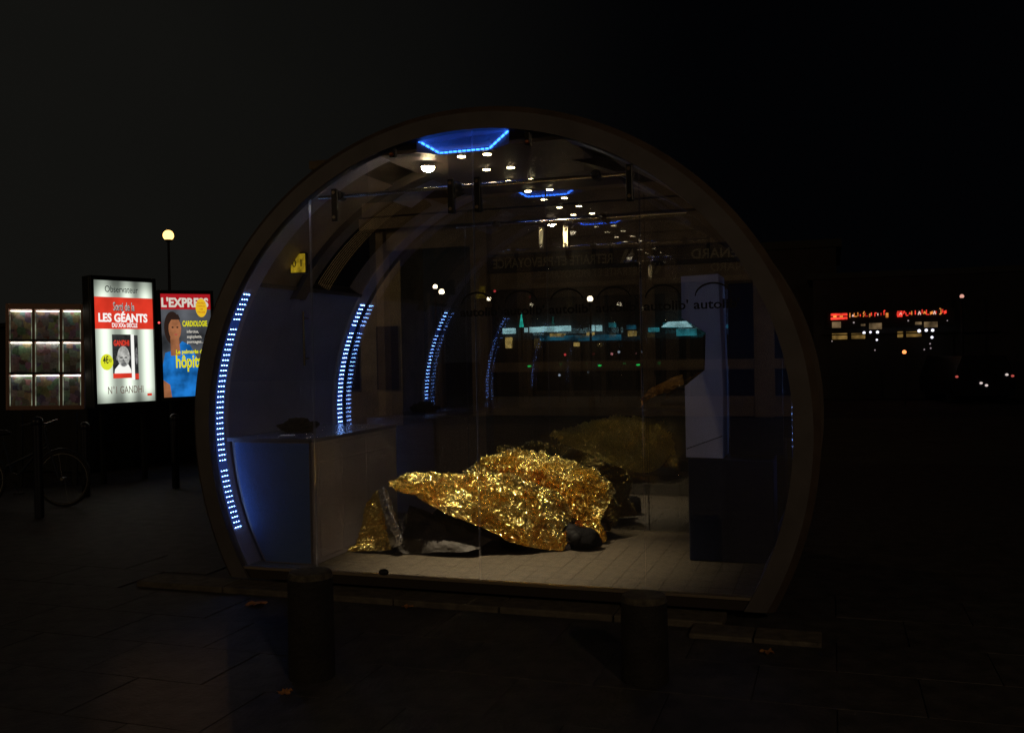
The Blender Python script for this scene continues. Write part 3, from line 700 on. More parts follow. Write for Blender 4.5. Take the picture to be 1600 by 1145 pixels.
# fallen leaves
LF = mat('leaf_orange', (0.45, 0.20, 0.05), 0.7, nscale=40, namt=0.4)
def leaf(px, py, s, rz, label):
    p = at(px, py, Z=GZ); n = 20; V = [(0, 0, .01)]; F = []
    for i in range(n):
        t = 2 * math.pi * i / n; r = s * (0.55 + 0.45 * abs(math.cos(2.5 * t)))
        V.append((r * math.cos(t), r * .8 * math.sin(t), 0.006 + 0.018 * random.random()))
    for i in range(n): F.append((0, 1 + i, 1 + (i + 1) % n))
    me = bpy.data.meshes.new('fallen_leaf'); me.from_pydata(V, [], F); me.materials.append(LF)
    o = bpy.data.objects.new('fallen_leaf', me); o.location = (p.x, p.y, GZ + .006); o.rotation_euler = (0, 0, rz); link(o)
    md = o.modifiers.new('s', 'SOLIDIFY'); md.thickness = 0.001
    tag(o, label, 'leaf', group='fallen leaves on the pavement')
leaf(400, 946, .085, .3, 'orange fallen leaf on the paving left of the left bollard')
leaf(637, 951, .05, 1.3, 'yellow fallen leaf on the paving right of the left bollard')
leaf(1198, 1022, .05, 2.3, 'small fallen leaf on the dark paving right of the right bollard')
leaf(445, 1086, .045, .9, 'small fallen leaf on the dark paving below the left bollard')
leaf(1210, 912, .05, .5, 'small fallen leaf at the foot of the front glass, right end') if False else None

# ------------------------------------------------------------------ newspaper kiosk with magazine case and two lit posters
def pose(TL, TR, BL):       # frame from three world corners -> matrix whose x runs right, y away, z up
    x = (TR - TL); w = x.length; z = (TL - BL); h = z.length; x.normalize(); z.normalize(); y = z.cross(x).normalized()
    z = x.cross(y)
    return Matrix(((x.x, y.x, z.x, BL.x), (x.y, y.y, z.y, BL.y), (x.z, y.z, z.z, BL.z), (0, 0, 0, 1))), w, h
def fd(x, y, d):
    v = Vector((x - 800, 572.5 - y, 1480.0)) * (d / 1480.0); return CAM + Vector((AX.dot(v), AY.dot(v), AZ.dot(v)))
KG = mat('kiosk_green', (0.008, 0.010, 0.009), 0.5, nscale=5)
RF = mat('case_frame', (0.42, 0.24, 0.18), 0.5)
M1, w1, h1 = pose(fd(146, 437, 13.26), fd(238, 442, 14.0), fd(151, 631, 13.26))
M2, w2, h2 = pose(fd(251, 459, 15.8), fd(329, 460, 16.3), fd(256, 621, 15.8))
M3, w3, h3 = pose(fd(4, 474, 13.2), fd(127, 475, 13.4), fd(9, 641, 13.2))
def root_at(name, M, **k):
    e = empty(name, (0, 0, 0), **k); e.matrix_world = M; return e
# poster 1
e1 = root_at('poster_light_box', M1, label='white and red backlit news poster beside the magazine case', cat='poster', group='lit posters on the newspaper kiosk')
b = MB(); b.bx(-.05, w1 + .05, .02, .20, -.06, h1 + .06, bev=.012); b.build('cabinet', KG, e1)
for x0, x1, z0, z1 in ((-.05, 0, -.06, h1 + .06), (w1, w1 + .05, -.06, h1 + .06), (0, w1, -.06, 0), (0, w1, h1, h1 + .06)):
    b = MB(); b.bx(x0, x1, -.03, .018, z0, z1, bev=.006); b.build('frame', KG, e1)
def sheetmat(name, col, s, w, tubes):
    M = bpy.data.materials.new(name); M.use_nodes = True; n = M.node_tree; n.nodes.clear()
    o = n.nodes.new('ShaderNodeOutputMaterial'); e = n.nodes.new('ShaderNodeEmission'); t = n.nodes.new('ShaderNodeTexCoord'); sp = n.nodes.new('ShaderNodeSeparateXYZ')
    n.links.new(t.outputs['Object'], sp.inputs[0]); prev = None
    for k, (tx, wd) in enumerate(tubes):
        a = n.nodes.new('ShaderNodeMath'); a.operation = 'SUBTRACT'; a.inputs[1].default_value = tx; n.links.new(sp.outputs[0], a.inputs[0])
        c = n.nodes.new('ShaderNodeMath'); c.operation = 'ABSOLUTE'; n.links.new(a.outputs[0], c.inputs[0])
        r = n.nodes.new('ShaderNodeMapRange'); r.interpolation_type = 'SMOOTHSTEP'; r.inputs[1].default_value = wd; r.inputs[2].default_value = 0; r.inputs[3].default_value = 0; r.inputs[4].default_value = s
        n.links.new(c.outputs[0], r.inputs[0])
        if prev is None: prev = r.outputs[0]
        else:
            m_ = n.nodes.new('ShaderNodeMath'); m_.operation = 'MAXIMUM'; n.links.new(prev, m_.inputs[0]); n.links.new(r.outputs[0], m_.inputs[1]); prev = m_.outputs[0]
    ad = n.nodes.new('ShaderNodeMath'); ad.operation = 'ADD'; ad.inputs[1].default_value = 0.42; n.links.new(prev, ad.inputs[0])
    # tubes end before the top and bottom of the sheet
    ez = n.nodes.new('ShaderNodeMapRange'); ez.interpolation_type = 'SMOOTHSTEP'; ez.inputs[1].default_value = 0; ez.inputs[2].default_value = .22; ez.inputs[3].default_value = .4; ez.inputs[4].default_value = 1
    n.links.new(sp.outputs[2], ez.inputs[0]); et = n.nodes.new('ShaderNodeMapRange'); et.interpolation_type = 'SMOOTHSTEP'; et.inputs[1].default_value = w[1]; et.inputs[2].default_value = w[1] - .28; et.inputs[3].default_value = .35; et.inputs[4].default_value = 1
    n.links.new(sp.outputs[2], et.inputs[0])
    m1 = n.nodes.new('ShaderNodeMath'); m1.operation = 'MULTIPLY'; m2 = n.nodes.new('ShaderNodeMath'); m2.operation = 'MULTIPLY'
    n.links.new(ad.outputs[0], m1.inputs[0]); n.links.new(ez.outputs[0], m1.inputs[1]); n.links.new(m1.outputs[0], m2.inputs[0]); n.links.new(et.outputs[0], m2.inputs[1])
    e.inputs[0].default_value = (*col, 1); n.links.new(m2.outputs[0], e.inputs[1]); n.links.new(e.outputs[0], o.inputs[0]); return M
T1 = [(w1 * .17, .17), (w1 * .56, .14), (w1 * .88, .15)]
SH1 = sheetmat('poster_paper', (0.76, 0.86, 0.72), 0.95, (w1, h1), T1)
b = MB(); b.bx(0, w1, 0, .015, 0, h1); b.build('lit_sheet', SH1, e1)
def flat(par, name, pts, y, mt): b = MB(); b.prism(pts, y, y + .0015); return b.build(name, mt, par)
def rect(x0, z0, x1, z1): return [(x0, z0), (x1, z0), (x1, z1), (x0, z1)]
def oval(cx_, cz, rx, rz, n=22): return [(cx_ + rx * math.cos(2 * math.pi * i / n), cz + rz * math.sin(2 * math.pi * i / n)) for i in range(n)]
RED = emat('print_red', (0.80, 0.045, 0.022), 0.9, 3, .8, 1.15); WHT = emat('print_white', (1, 1, .95), 0.95); INK = emat('print_ink', (.02, .03, .03), .5)
GREY = emat('print_grey', (.22, .22, .22), .8, 12, .5, 1.4); YEL = emat('print_yellow', (.80, .85, .03), .9); DGR = emat('print_dark', (.035, .035, .035), .8, 9)
BRN = emat('print_brown_ink', (.22, .15, .12), .7); PGR = emat('print_pale_grey', (.50, .50, .47), .9, 16, .6, 1.3)
def tx(par, s, x, z, size, width, mt, y=-.006, bold=0.0, name='lettering'): return text(name, s, size, mt, par, Matrix.Translation((x, y, z)) @ FRONT, width=width, bold=bold, depth=.0006)
W_, H_ = w1, h1
tx(e1, 'Observateur', W_ * .19, H_ * .905, .135, W_ * .56, INK)
flat(e1, 'red_band', rect(0, H_ * .605, W_, H_ * .865), -.003, RED)
tx(e1, 'Sorti de la', W_ * .32, H_ * .755, .17, W_ * .36, DGR, bold=.006, y=-.008)
tx(e1, 'Sorti de la', W_ * .315, H_ * .757, .17, W_ * .36, PGR, bold=.001, y=-.010)
tx(e1, 'LES GÉANTS', W_ * .07, H_ * .665, .165, W_ * .83, WHT, bold=.006)
tx(e1, 'DU XXe SIÈCLE', W_ * .29, H_ * .62, .085, W_ * .43, WHT, bold=.002)
bx0, bx1, bz0, bz1 = W_ * .285, W_ * .60, H_ * .20, H_ * .56
flat(e1, 'book_cover', rect(bx0, bz0, bx1, bz1), -.003, DGR)
flat(e1, 'book_spine', rect(bx1, bz0 - .03, bx1 + W_ * .055, bz1), -.003, WHT)
flat(e1, 'book_back', rect(bx1 + W_ * .055, bz0 - .03, bx1 + W_ * .12, bz1 - .01), -.003, DGR)
flat(e1, 'book_back_band', rect(bx1 + W_ * .057, bz0 - .02, bx1 + W_ * .12, bz0 + .06), -.006, RED)
flat(e1, 'book_back_photo', oval(bx1 + W_ * .09, (bz0 + bz1) / 2, W_ * .022, .12), -.006, GREY)
tx(e1, 'GANDHI', bx0 + .02, bz1 - .16, .11, (bx1 - bx0) - .05, RED, bold=.003)
flat(e1, 'book_band', rect(bx0, bz0, bx1, bz0 + .07), -.006, RED)
mx_ = (bx0 + bx1) / 2 + .02
flat(e1, 'printed_shoulders', [(bx0 + .02, bz0 + .07), (bx1 - .005, bz0 + .07), (bx1 - .01, bz0 + .12), (mx_ + .07, bz0 + .2), (mx_ - .07, bz0 + .2), (bx0 + .03, bz0 + .13)], -.006, WHT)
flat(e1, 'printed_head', oval(mx_, bz0 + .31, .095, .15), -.009, PGR)
flat(e1, 'printed_beard', oval(mx_, bz0 + .20, .042, .03), -.012, GREY)
for s in (-1, 1):
    flat(e1, 'printed_ear', oval(mx_ + s * .095, bz0 + .29, .02, .035, 12), -.008, GREY)
    flat(e1, 'printed_eye', oval(mx_ + s * .035, bz0 + .295, .024, .010, 12), -.012, DGR)
flat(e1, 'printed_nose', [(mx_ - .012, bz0 + .28), (mx_ + .02, bz0 + .235), (mx_ - .02, bz0 + .235)], -.012, GREY)
flat(e1, 'price_disc', oval(W_ * .185, H_ * .335, W_ * .105, W_ * .125), -.0065, YEL)
tx(e1, '4€', W_ * .12, H_ * .325, .14, W_ * .09, INK, y=-.01, bold=.003); tx(e1, '90', W_ * .21, H_ * .333, .07, W_ * .05, INK, y=-.01)
tx(e1, 'N°1 GANDHI', W_ * .19, H_ * .075, .15, W_ * .60, BRN)
flat(e1, 'red_mark', rect(W_ * .86, H_ * .045, W_ * .94, H_ * .065), -.004, RED)
# poster 2
e2 = root_at('poster_light_box', M2, label='red titled lit news poster with a woman in blue, partly behind the oval frame', cat='poster', group='lit posters on the newspaper kiosk')
W_, H_ = w2, h2
b = MB(); b.bx(-.05, W_ + .05, .02, .2, -.06, H_ + .06, bev=.012); b.build('cabinet', KG, e2)
for x0, x1, z0, z1 in ((-.05, 0, -.06, H_ + .06), (W_, W_ + .05, -.06, H_ + .06), (0, W_, -.06, 0), (0, W_, H_, H_ + .06)):
    b = MB(); b.bx(x0, x1, -.03, .018, z0, z1, bev=.006); b.build('frame', KG, e2)
b = MB(); b.bx(0, W_, 0, .015, 0, H_); b.build('lit_sheet', emat('poster_back', (.07, .075, .085), .9, 1.6, .25, 1.8), e2)
RD2 = emat('print_red_dark', (.55, .012, .02), .7); SKN = emat('print_skin', (.36, .14, .06), .85, 5, .7, 1.3); HR = emat('print_hair', (.03, .016, .012), .8)
BLU = emat('print_blue', (.012, .16, .52), .9, 4, .5, 1.4); YL2 = emat('print_yellow_lime', (.85, .80, .0), .85); GLD = emat('print_yellow_disc', (.9, .55, .02), .85); CW = emat('print_cream', (.8, .75, .65), .8)
flat(e2, 'red_band', rect(0, H_ * .85, W_, H_), -.002, RD2)
flat(e2, 'printed_torso', [(W_ * .02, 0), (W_ * .70, 0), (W_ * .72, H_ * .34), (W_ * .56, H_ * .50), (W_ * .40, H_ * .54), (W_ * .27, H_ * .46), (W_ * .06, H_ * .43), (0, H_ * .3)], -.003, BLU)
flat(e2, 'printed_arm', [(W_ * .0, 0), (W_ * .16, 0), (W_ * .13, H_ * .12), (0, H_ * .17)], -.006, SKN)
flat(e2, 'printed_hair', oval(W_ * .22, H_ * .67, W_ * .165, H_ * .16), -.005, HR)
flat(e2, 'printed_neck', [(W_ * .17, H_ * .40), (W_ * .36, H_ * .40), (W_ * .34, H_ * .58), (W_ * .17, H_ * .58)], -.006, SKN)
flat(e2, 'printed_face', oval(W_ * .265, H_ * .66, W_ * .125, H_ * .115), -.008, SKN)
flat(e2, 'printed_fringe', [(W_ * .13, H_ * .69), (W_ * .20, H_ * .75), (W_ * .38, H_ * .75), (W_ * .34, H_ * .80), (W_ * .18, H_ * .80), (W_ * .10, H_ * .72)], -.010, HR)
for ex in (.22, .315): flat(e2, 'printed_eye', oval(W_ * ex, H_ * .675, W_ * .022, H_ * .008, 10), -.011, HR)
flat(e2, 'printed_mouth', oval(W_ * .28, H_ * .605, W_ * .032, H_ * .008, 10), -.011, emat('print_lip', (.5, .1, .07), .8))
tx(e2, "L'EXPRESS", W_ * .02, H_ * .875, .21, W_ * .94, CW, bold=.008)
flat(e2, 'yellow_disc', oval(W_ * .81, H_ * .865, W_ * .115, H_ * .092), -.009, GLD)
for k, s in enumerate(('NOUVELLE', 'FORMULE', '10', 'PAGES')): tx(e2, s, W_ * .735, H_ * (.905 - .03 * k), .04, W_ * .15, RD2, y=-.012) if k != 2 else tx(e2, s, W_ * .78, H_ * .845, .04, W_ * .06, RD2, y=-.012)
tx(e2, 'CARDIOLOGIE', W_ * .42, H_ * .685, .13, W_ * .50, YL2, bold=.004)
for k, wd in enumerate((.24, .30, .34)):
    tx(e2, ('infarctus,', 'angioplastie,', 'pontages...')[k], W_ * .50, H_ * (.62 - .05 * k), .07, W_ * wd, CW, bold=.001)
tx(e2, 'Le palmarès des', W_ * .27, H_ * .42, .09, W_ * .60, YL2, y=-.012, bold=.003)
tx(e2, 'hôpitaux', W_ * .26, H_ * .285, .30, W_ * .76, YL2, y=-.013, bold=.008)
tx(e2, '2011', W_ * .63, H_ * .20, .14, W_ * .20, YL2, y=-.013, bold=.004) if False else None
b = MB(); b.sph((-.04, -.03, h2 * .72), .018); b.build('status_lamp', emat('small_red', (1, .1, .1), 1.5), e2)

# kiosk body behind the case and the posters
kx, ky = -12.35, 7.3
kr = empty('newspaper_kiosk', (kx, ky, GZ), label='dark newspaper kiosk behind the lit magazine case and posters', cat='kiosk')
b = MB(); b.bx(-1.4, 1.4, -1.7, 1.7, 0, 2.30, bev=.03); b.build('body', KG, kr)
b = MB(); b.bx(-1.5, 1.5, -1.8, 1.8, 2.30, 2.38, bev=.03); b.build('roof', KG, kr)
b = MB(); b.build('x', KG) if False else b.bm.free()
# posts carrying the boxes
for M_, w_, e_ in ((M1, w1, e1), (M2, w2, e2), (M3, w3, None)):
    pass
# magazine case
e3 = root_at('magazine_case', M3, label='magazine display case of nine lit compartments at far left', cat='display case')
W_, H_ = w3, h3
b = MB(); b.bx(0, W_, .085, .20, 0, H_, bev=.02); b.build('back_box', RF, e3)
cols = [0.045, .35, .70, .955]; rows_ = [.04, .345, .655, .945]
for x0, x1 in ((0, cols[0]), (cols[3], 1)):
    b = MB(); b.bx(W_ * x0, W_ * x1, -.01, .084, 0, H_, bev=.012); b.build('side_frame', RF, e3)
for z0, z1 in ((0, rows_[0]), (rows_[3], 1)):
    b = MB(); b.bx(W_ * cols[0], W_ * cols[3], -.01, .084, H_ * z0, H_ * z1, bev=.008); b.build('rail', RF, e3)
for c in cols[1:3]:
    b = MB(); b.bx(W_ * c - .018, W_ * c + .018, 0, .084, H_ * rows_[0], H_ * rows_[3]); b.build('divider', RF, e3)
for c in rows_[1:3]:
    b = MB(); b.bx(W_ * cols[0], W_ * cols[3], -.005, .0835, H_ * c - .014, H_ * c + .014); b.build('shelf', BLACK, e3)
def magmat():
    M = bpy.data.materials.new('magazine_covers'); M.use_nodes = True; n = M.node_tree; b_ = n.nodes['Principled BSDF']
    t = n.nodes.new('ShaderNodeTexCoord'); v = n.nodes.new('ShaderNodeTexVoronoi'); v.inputs['Scale'].default_value = 11; v.distance = 'CHEBYCHEV'
    n2 = n.nodes.new('ShaderNodeTexNoise'); n2.inputs['Scale'].default_value = 30
    x = n.nodes.new('ShaderNodeMixRGB'); x.blend_type = 'MULTIPLY'; x.inputs[0].default_value = .8
    hs = n.nodes.new('ShaderNodeHueSaturation'); hs.inputs['Saturation'].default_value = .5; hs.inputs['Value'].default_value = 1.0
    n.links.new(t.outputs['Object'], v.inputs['Vector']); n.links.new(t.outputs['Object'], n2.inputs['Vector'])
    n.links.new(v.outputs['Color'], hs.inputs['Color']); n.links.new(hs.outputs[0], x.inputs[1]); n.links.new(n2.outputs[0], x.inputs[2]); n.links.new(x.outputs[0], b_.inputs['Base Color'])
    b_.inputs['Roughness'].default_value = .3; return M
MG = magmat(); TUB = emat('case_tube', (1.0, .90, .74), 4.0, 9, .6, 1.3); EDG = emat('case_edge', (.75, .85, .6), .22, 6, .2, 1.5)
for i in range(3):
    for j in range(3):
        x0 = W_ * cols[i] + (.018 if i else 0) + .002; x1 = W_ * cols[i + 1] - (.018 if i < 2 else 0) - .002
        z0 = H_ * rows_[j] + (.014 if j else 0) + .002; z1 = H_ * rows_[j + 1] - (.014 if j < 2 else 0) - .002
        b = MB(); b.bx(x0, x1, .070, .082, z0, z1); o = b.build('magazine_display', MG, e3)
        b = MB(); b.bx(x0 + .01, x1 - .01, .028, .040, z1 - .026, z1 - .012); b.build('light_tube', TUB, o)
        b = MB(); b.bx(x0, x0 + .010, .01, .020, z0, z1 - .03); b.bx(x1 - .010, x1, .01, .020, z0, z1 - .03); b.build('lit_acrylic_edge', EDG, o)
for par, M_, w_, h_ in ((e1, M1, w1, h1), (e2, M2, w2, h2), (e3, M3, w3, h3)):
    zb = M_.translation.z - GZ
    for q in (.12, .82):
        b = MB(); b.bx(w_ * q, w_ * (q + .06), .08, .14, -zb, -.04); b.build('stand', KG, par)

# ------------------------------------------------------------------ bicycle and posts at the left
bp = at(100, 792, Z=GZ)
bk = empty('bicycle', (bp.x, bp.y, GZ), R(14), label='dark parked bicycle leaning by the posts at far left', cat='bicycle')
RB = mat('tyre_rubber', (.008, .008, .01), .7); BF = mat('bike_frame', (.03, .04, .06), .35, .3); CH = mat('chrome', (.6, .6, .6), .25, 1)
for wx in (0, -1.06):
    t = MB(); t.torus((wx, 0, .34), .325, .017); wo = t.build('wheel', RB, bk, smooth=True)
    t = MB(); t.torus((wx, 0, .34), .303, .009, k=6); t.build('rim', CH, wo, smooth=True)
    t = MB()
    for k in range(18):
        a = 2 * math.pi * k / 18; t.cyl((wx, .02 * (-1) ** k, .34), (wx + .3 * math.cos(a), 0, .34 + .3 * math.sin(a)), .0012, seg=4)
    t.cyl((wx, -.04, .34), (wx, .04, .34), .02); t.build('spokes', CH, wo)
    t = MB(); pts = [(wx + .36 * math.cos(a), 0, .34 + .36 * math.sin(a)) for a in [R(20 + 14 * k) for k in range(11)]]; t.tube(pts, .012); t.build('mudguard', BF, bk)
t = MB(); t.tube([(-.06, 0, .36), (-.2, 0, .82), (-.22, 0, .95)], .016); t.tube([(-.19, 0, .78), (-.62, 0, .33), (-.74, 0, .80)], .016); t.tube([(-.62, 0, .33), (-1.06, 0, .34), (-.72, 0, .72)], .011); t.tube([(-.19, 0, .72), (-.7, 0, .5)], .016); t.build('frame', BF, bk)
t = MB(); t.sph((-.78, 0, .9), .11, (1.2, .7, .35)); t.cyl((-.74, 0, .78), (-.76, 0, .88), .013); t.build('saddle', BLACK, bk, smooth=True)
t = MB(); t.tube([(-.22, 0, .95), (-.2, 0, 1.0), (-.2, .25, 1.03), (-.33, .28, 1.0)], .011); t.tube([(-.2, 0, 1.0), (-.2, -.25, 1.03), (-.33, -.28, 1.0)], .011); t.build('handlebar', CH, bk)
t = MB(); t.cyl((-.62, -.02, .33), (-.62, -.03, .33), .09, seg=20); t.cyl((-.62, -.06, .33), (-.52, -.06, .19), .009); t.box((-.50, -.1, .18), (.09, .08, .02)); t.cyl((-.62, .06, .33), (-.72, .06, .47), .009); t.box((-.74, .1, .48), (.09, .08, .02)); t.build('crankset', DARK, bk)
PM = mat('post_paint', (.015, .018, .03), .4)
for px, py, h, lab in ((62, 808, 1.12, 'dark steel street post nearest the bicycle, at far left'), (275, 762, 1.0, 'dark steel street post just left of the pavilion'), (135, 775, .95, 'dark steel street post behind the bicycle wheel')):
    p = at(px, py, Z=GZ); e = empty('street_post', (p.x, p.y, GZ), label=lab, cat='post', group='dark street posts on the pavement')
    b = MB(); b.cyl((0, 0, 0), (0, 0, h - .08), .05, seg=16); b.build('shaft', PM, e, smooth=True)
    b = MB(); b.sph((0, 0, h - .05), .062); b.build('knob', PM, e, smooth=True)

# ------------------------------------------------------------------ street lamps
GLB_L = emat('lamp_globe_near', (1.0, .58, .16), 3.2); GLO = emat('lamp_globe', (1.0, .80, .50), 6.0)
def lamp(pt, r, label, power, gm, group='street lamps beyond the pavilion', col=(1, .70, .38), vis=True, arm=0):
    e = empty('street_lamp', (pt.x, pt.y, GZ), label=label, cat='street lamp', group=group)
    h = pt.z - GZ
    b = MB(); b.cyl((0, 0, 0), (0, 0, h - r * 1.15), .055, .028, seg=12); b.cyl((0, 0, 0), (0, 0, .6), .11, .08, seg=12); b.build('pole', BLACK, e, smooth=True)
    b = MB(); b.sph((0, 0, h), r, u=16, v=10); g_ = b.build('globe', gm, e, smooth=True)
    b = MB(); b.cyl((0, 0, h - r * 1.2), (0, 0, h - r * .8), r * .4, r * .75, seg=14); b.build('collar', DARK, e, smooth=True)
    if power:
        ld = bpy.data.lights.new('lamp_light', 'POINT'); ld.energy = power; ld.color = col; ld.shadow_soft_size = r * 1.2
        lo = bpy.data.objects.new('lamp_light', ld); lo.location = (0, 0, h - r * 2.4) if False else (0, 0, h + r * 2.2); link(lo, e)
    return e
lamp(fd(263, 368, 24), .135, 'bright globe street lamp standing behind the newspaper kiosk', 260, GLB_L, col=(1, .52, .20))
lamp(fd(680, 448, 29), 0.075, 'left one of the close pair of far globe lamps seen through the glass', 0, GLO)
lamp(fd(690, 456, 30), 0.094, 'right one of the close pair of far globe lamps seen through the glass', 0, GLO)
lamp(fd(764, 467, 28), 0.064, 'small far globe lamp seen by the middle glass seam', 0, GLO)
lamp(fd(922, 467, 29), 0.094, 'far globe lamp on a thin pole above the turquoise shop signs', 0, GLO)
lamp(fd(1503, 463, 30), .065, 'faint pinkish street lamp far right above the cafe', 0, emat('lamp_pink', (.9, .45, .35), .8))
lamp(Vector((-19, -15.3, 6.0)), .2, 'added unseen lamp behind the viewer on the left', 400, GLB_L, group='added unseen lamps behind the viewer')  # unseen lamp put in to light the mirrored facade
lamp(Vector((5.2, -10.5, 5.6)), .2, 'added unseen lamp behind the viewer on the right', 330, GLB_L, group='added unseen lamps behind the viewer', col=(1, .72, .45))  # unseen lamp put in to light the frame's right side
# ------------------------------------------------------------------ building behind the viewer (mirrored in the glass)
FY = -18.8
sf = empty('shop_building', (-6, FY, GZ), label='stone shop building across the street, mirrored in the pavilion glass', cat='building')
SFM = mat('facade_stone', (.34, .27, .19), .8, nscale=2, namt=.25, bump=.3, bscale=10)
SFD = mat('facade_glass', (.01, .011, .014), .35); NAV = mat('fascia_navy', (.015, .02, .045), .5); LET = mat('fascia_letters', (.42, .42, .34), .5)
def SF(mb, name, mt): o = mb.build(name, mt); return PD(o, sf)
b = MB(); b.bx(-13, 4, FY - 6, FY - .4, GZ, 9.5); SF(b, 'wall', SFD)
for x0, x1 in ((-9.65, -9.15), (-4.85, -4.50), (-1.9, -1.4), (-12.6, -12.35), (1.4, 1.9)):
    b = MB(); b.bx(x0, x1, FY - .4, FY, GZ, 5.3, bev=.02); SF(b, 'pillar', SFM)
for x0, x1, z0, z1, d in ((-13, 4, 5.3, 5.62, .25), (-13, 4, 5.7, 6.1, .05), (-9.15, 1.4, 4.42, 5.28, -.06), (-9.15, 1.4, 3.42, 3.88, -.04), (-9.15, 1.4, 1.12, 1.38, -.03), (-9.15, 1.4, -.1, .42, -.03), (-12.35, -9.65, 4.7, 5.28, -.05)):
    b = MB(); b.bx(x0, x1, FY - .38, FY + d, z0, z1, bev=.01); SF(b, 'cornice' if d > 0 else 'beam', SFM)
for x in (-8.0, -6.8, -5.9, -3.6, -2.7, -11.0, .2):
    b = MB(); b.bx(x - .04, x + .04, FY - .3, FY - .12, .42, 3.42); SF(b, 'window_mullion', mat('mullion', (.12, .10, .08), .6))
for x0, x1, t_, w_ in ((-9.1, -4.9, 'RETRAITE ET PREVOYANCE', 3.35), (-4.45, -1.95, 'MÉNARD', 1.35)):
    b = MB(); b.bx(x0, x1, FY - .3, FY - .02, 3.9, 4.40); SF(b, 'sign_board', NAV)
BK = Matrix.Rotation(R(180), 4, 'Z') @ FRONT
PD(text('sign_lettering', 'RETRAITE ET PREVOYANCE', .36, LET, None, Matrix.Translation((-5.55, FY + .01, 4.02)) @ BK, width=3.4, bold=.006), sf)
PD(text('sign_lettering', 'MÉNARD', .36, LET, None, Matrix.Translation((-2.0, FY + .01, 4.02)) @ BK, width=1.45, bold=.006), sf)
b = MB(); b.prism([(-5.35, 4.0), (-5.2, 4.36), (-5.1, 4.36), (-5.25, 4.0)], FY, FY + .02); b.prism([(-5.2, 4.0), (-5.0, 4.36), (-4.95, 4.2), (-5.1, 4.0)], FY, FY + .02); SF(b, 'sign_emblem', LET)
for i in range(4):
    b = MB(); b.bx(-12 + 4 * i, -10.4 + 4 * i, FY - .39, FY - .30, 6.6, 8.8); SF(b, 'window', SFD)

# ------------------------------------------------------------------ pale low building behind on the left
pb0 = at(500, 460, Y=15.5); pb1 = at(626, 460, Y=15.5)
pb = empty('pale_building', (pb0.x, 15.5, GZ), label='pale rendered building glimpsed through the upper left shell', cat='building')
b = MB(); b.bx(0, pb1.x - pb0.x, 0, 1.4, 0, 6.6); b.build('wall', mat('render_pale', (.55, .55, .42), .8, nscale=2), pb)
b = MB(); b.bx(-.15, pb1.x - pb0.x + .15, -.15, 1.55, 6.6, 6.8); b.build('roof', KG, pb)
for x in (.5, 1.6):
    b = MB(); b.bx(x, x + .6, -.02, .05, .9, 2.5); b.build('window', SFD, pb)

# ------------------------------------------------------------------ lit shop row far behind
SY = 32.0
def s(x, y): p = at(x, y, Y=SY); return p.x, p.z
sr = empty('shop_row', (-9, SY, GZ), label='far row of shops with turquoise and white lit signs seen through the glass', cat='shops')
b = MB(); b.bx(-14.5, 0.2, SY + .4, SY + 9, GZ, 5.5); PD(b.build('wall', mat('dark_wall', (.05, .05, .055), .8, nscale=1)), sr)
b = MB(); b.bx(-14.8, .4, SY + .1, SY + 9.2, 5.5, 5.8); PD(b.build('roof', KG), sr)
SGW = emat('sign_white', (.55, .95, .95), .95, 2.5, .6, 1.2); SGT = emat('sign_turquoise', (.05, .40, .45), .55, 2.5, .3, 1.4); SGD = emat('sign_dim', (.02, .16, .24), .6, 2, .2, 1.5); WRM = emat('window_warm', (.75, .50, .14), .6, 3, .3, 1.5)
def sign(x0, y0, x1, y1, mt, name='sign', d=0.0):
    a = s(x0, y0); c = s(x1, y1); b = MB(); b.bx(a[0], c[0], SY + .1 - d, SY + .35, c[1], a[1]); return PD(b.build(name, mt), sr)
for q in ((784, 513, 802, 521, SGW), (826, 511, 842, 519, SGW), (844, 510, 851, 518, SGW), (853, 510, 871, 518, SGW), (872, 509, 889, 517, SGW), (920, 508, 927, 517, SGW), (930, 508, 938, 517, SGW), (1035, 511, 1078, 504, SGT), (1056, 514, 1087, 524, SGT), (1131, 507, 1152, 512, SGD), (842, 525, 900, 531, SGD), (901, 524, 968, 531, SGD), (818, 512, 821, 519, SGW), (950, 504, 960, 511, SGT), (978, 508, 992, 514, SGD), (1012, 512, 1028, 518, SGT)):
    y0, y1 = min(q[1], q[3]), max(q[1], q[3]); sign(q[0], y0, q[2], y1, q[4])
a = [s(1035, 511), s(1082, 511), s(1073, 502), s(1046, 503)]
b = MB(); b.prism(a, SY - .3, SY + .05); PD(b.build('canopy', SGW), sr)
for q in ((788, 527, 797, 544), (858, 521, 877, 526), (915, 519, 926, 526), (980, 517, 992, 525), (875, 521, 880, 527), (895, 535, 903, 541)):
    sign(*q, WRM, 'window')
for q in ((786, 532, 846, 590), (850, 535, 905, 588), (910, 532, 965, 588), (970, 530, 1030, 588), (1035, 530, 1100, 588)):
    x0, z1 = s(q[0], q[1]); x1, z0 = s(q[2], q[3]); b = MB(); b.bx(x0, x1, SY + .3, SY + .39, max(0.05, z0), z1); PD(b.build('shop_window', SFD), sr)
PD(text('sign_lettering', 'LE FARADAY', .17, mat('sign_ink', (.02, .03, .04), .6), None, Matrix.Translation((s(785, 520)[0], SY + .08, s(785, 520)[1])) @ FRONT, width=.42), sr)
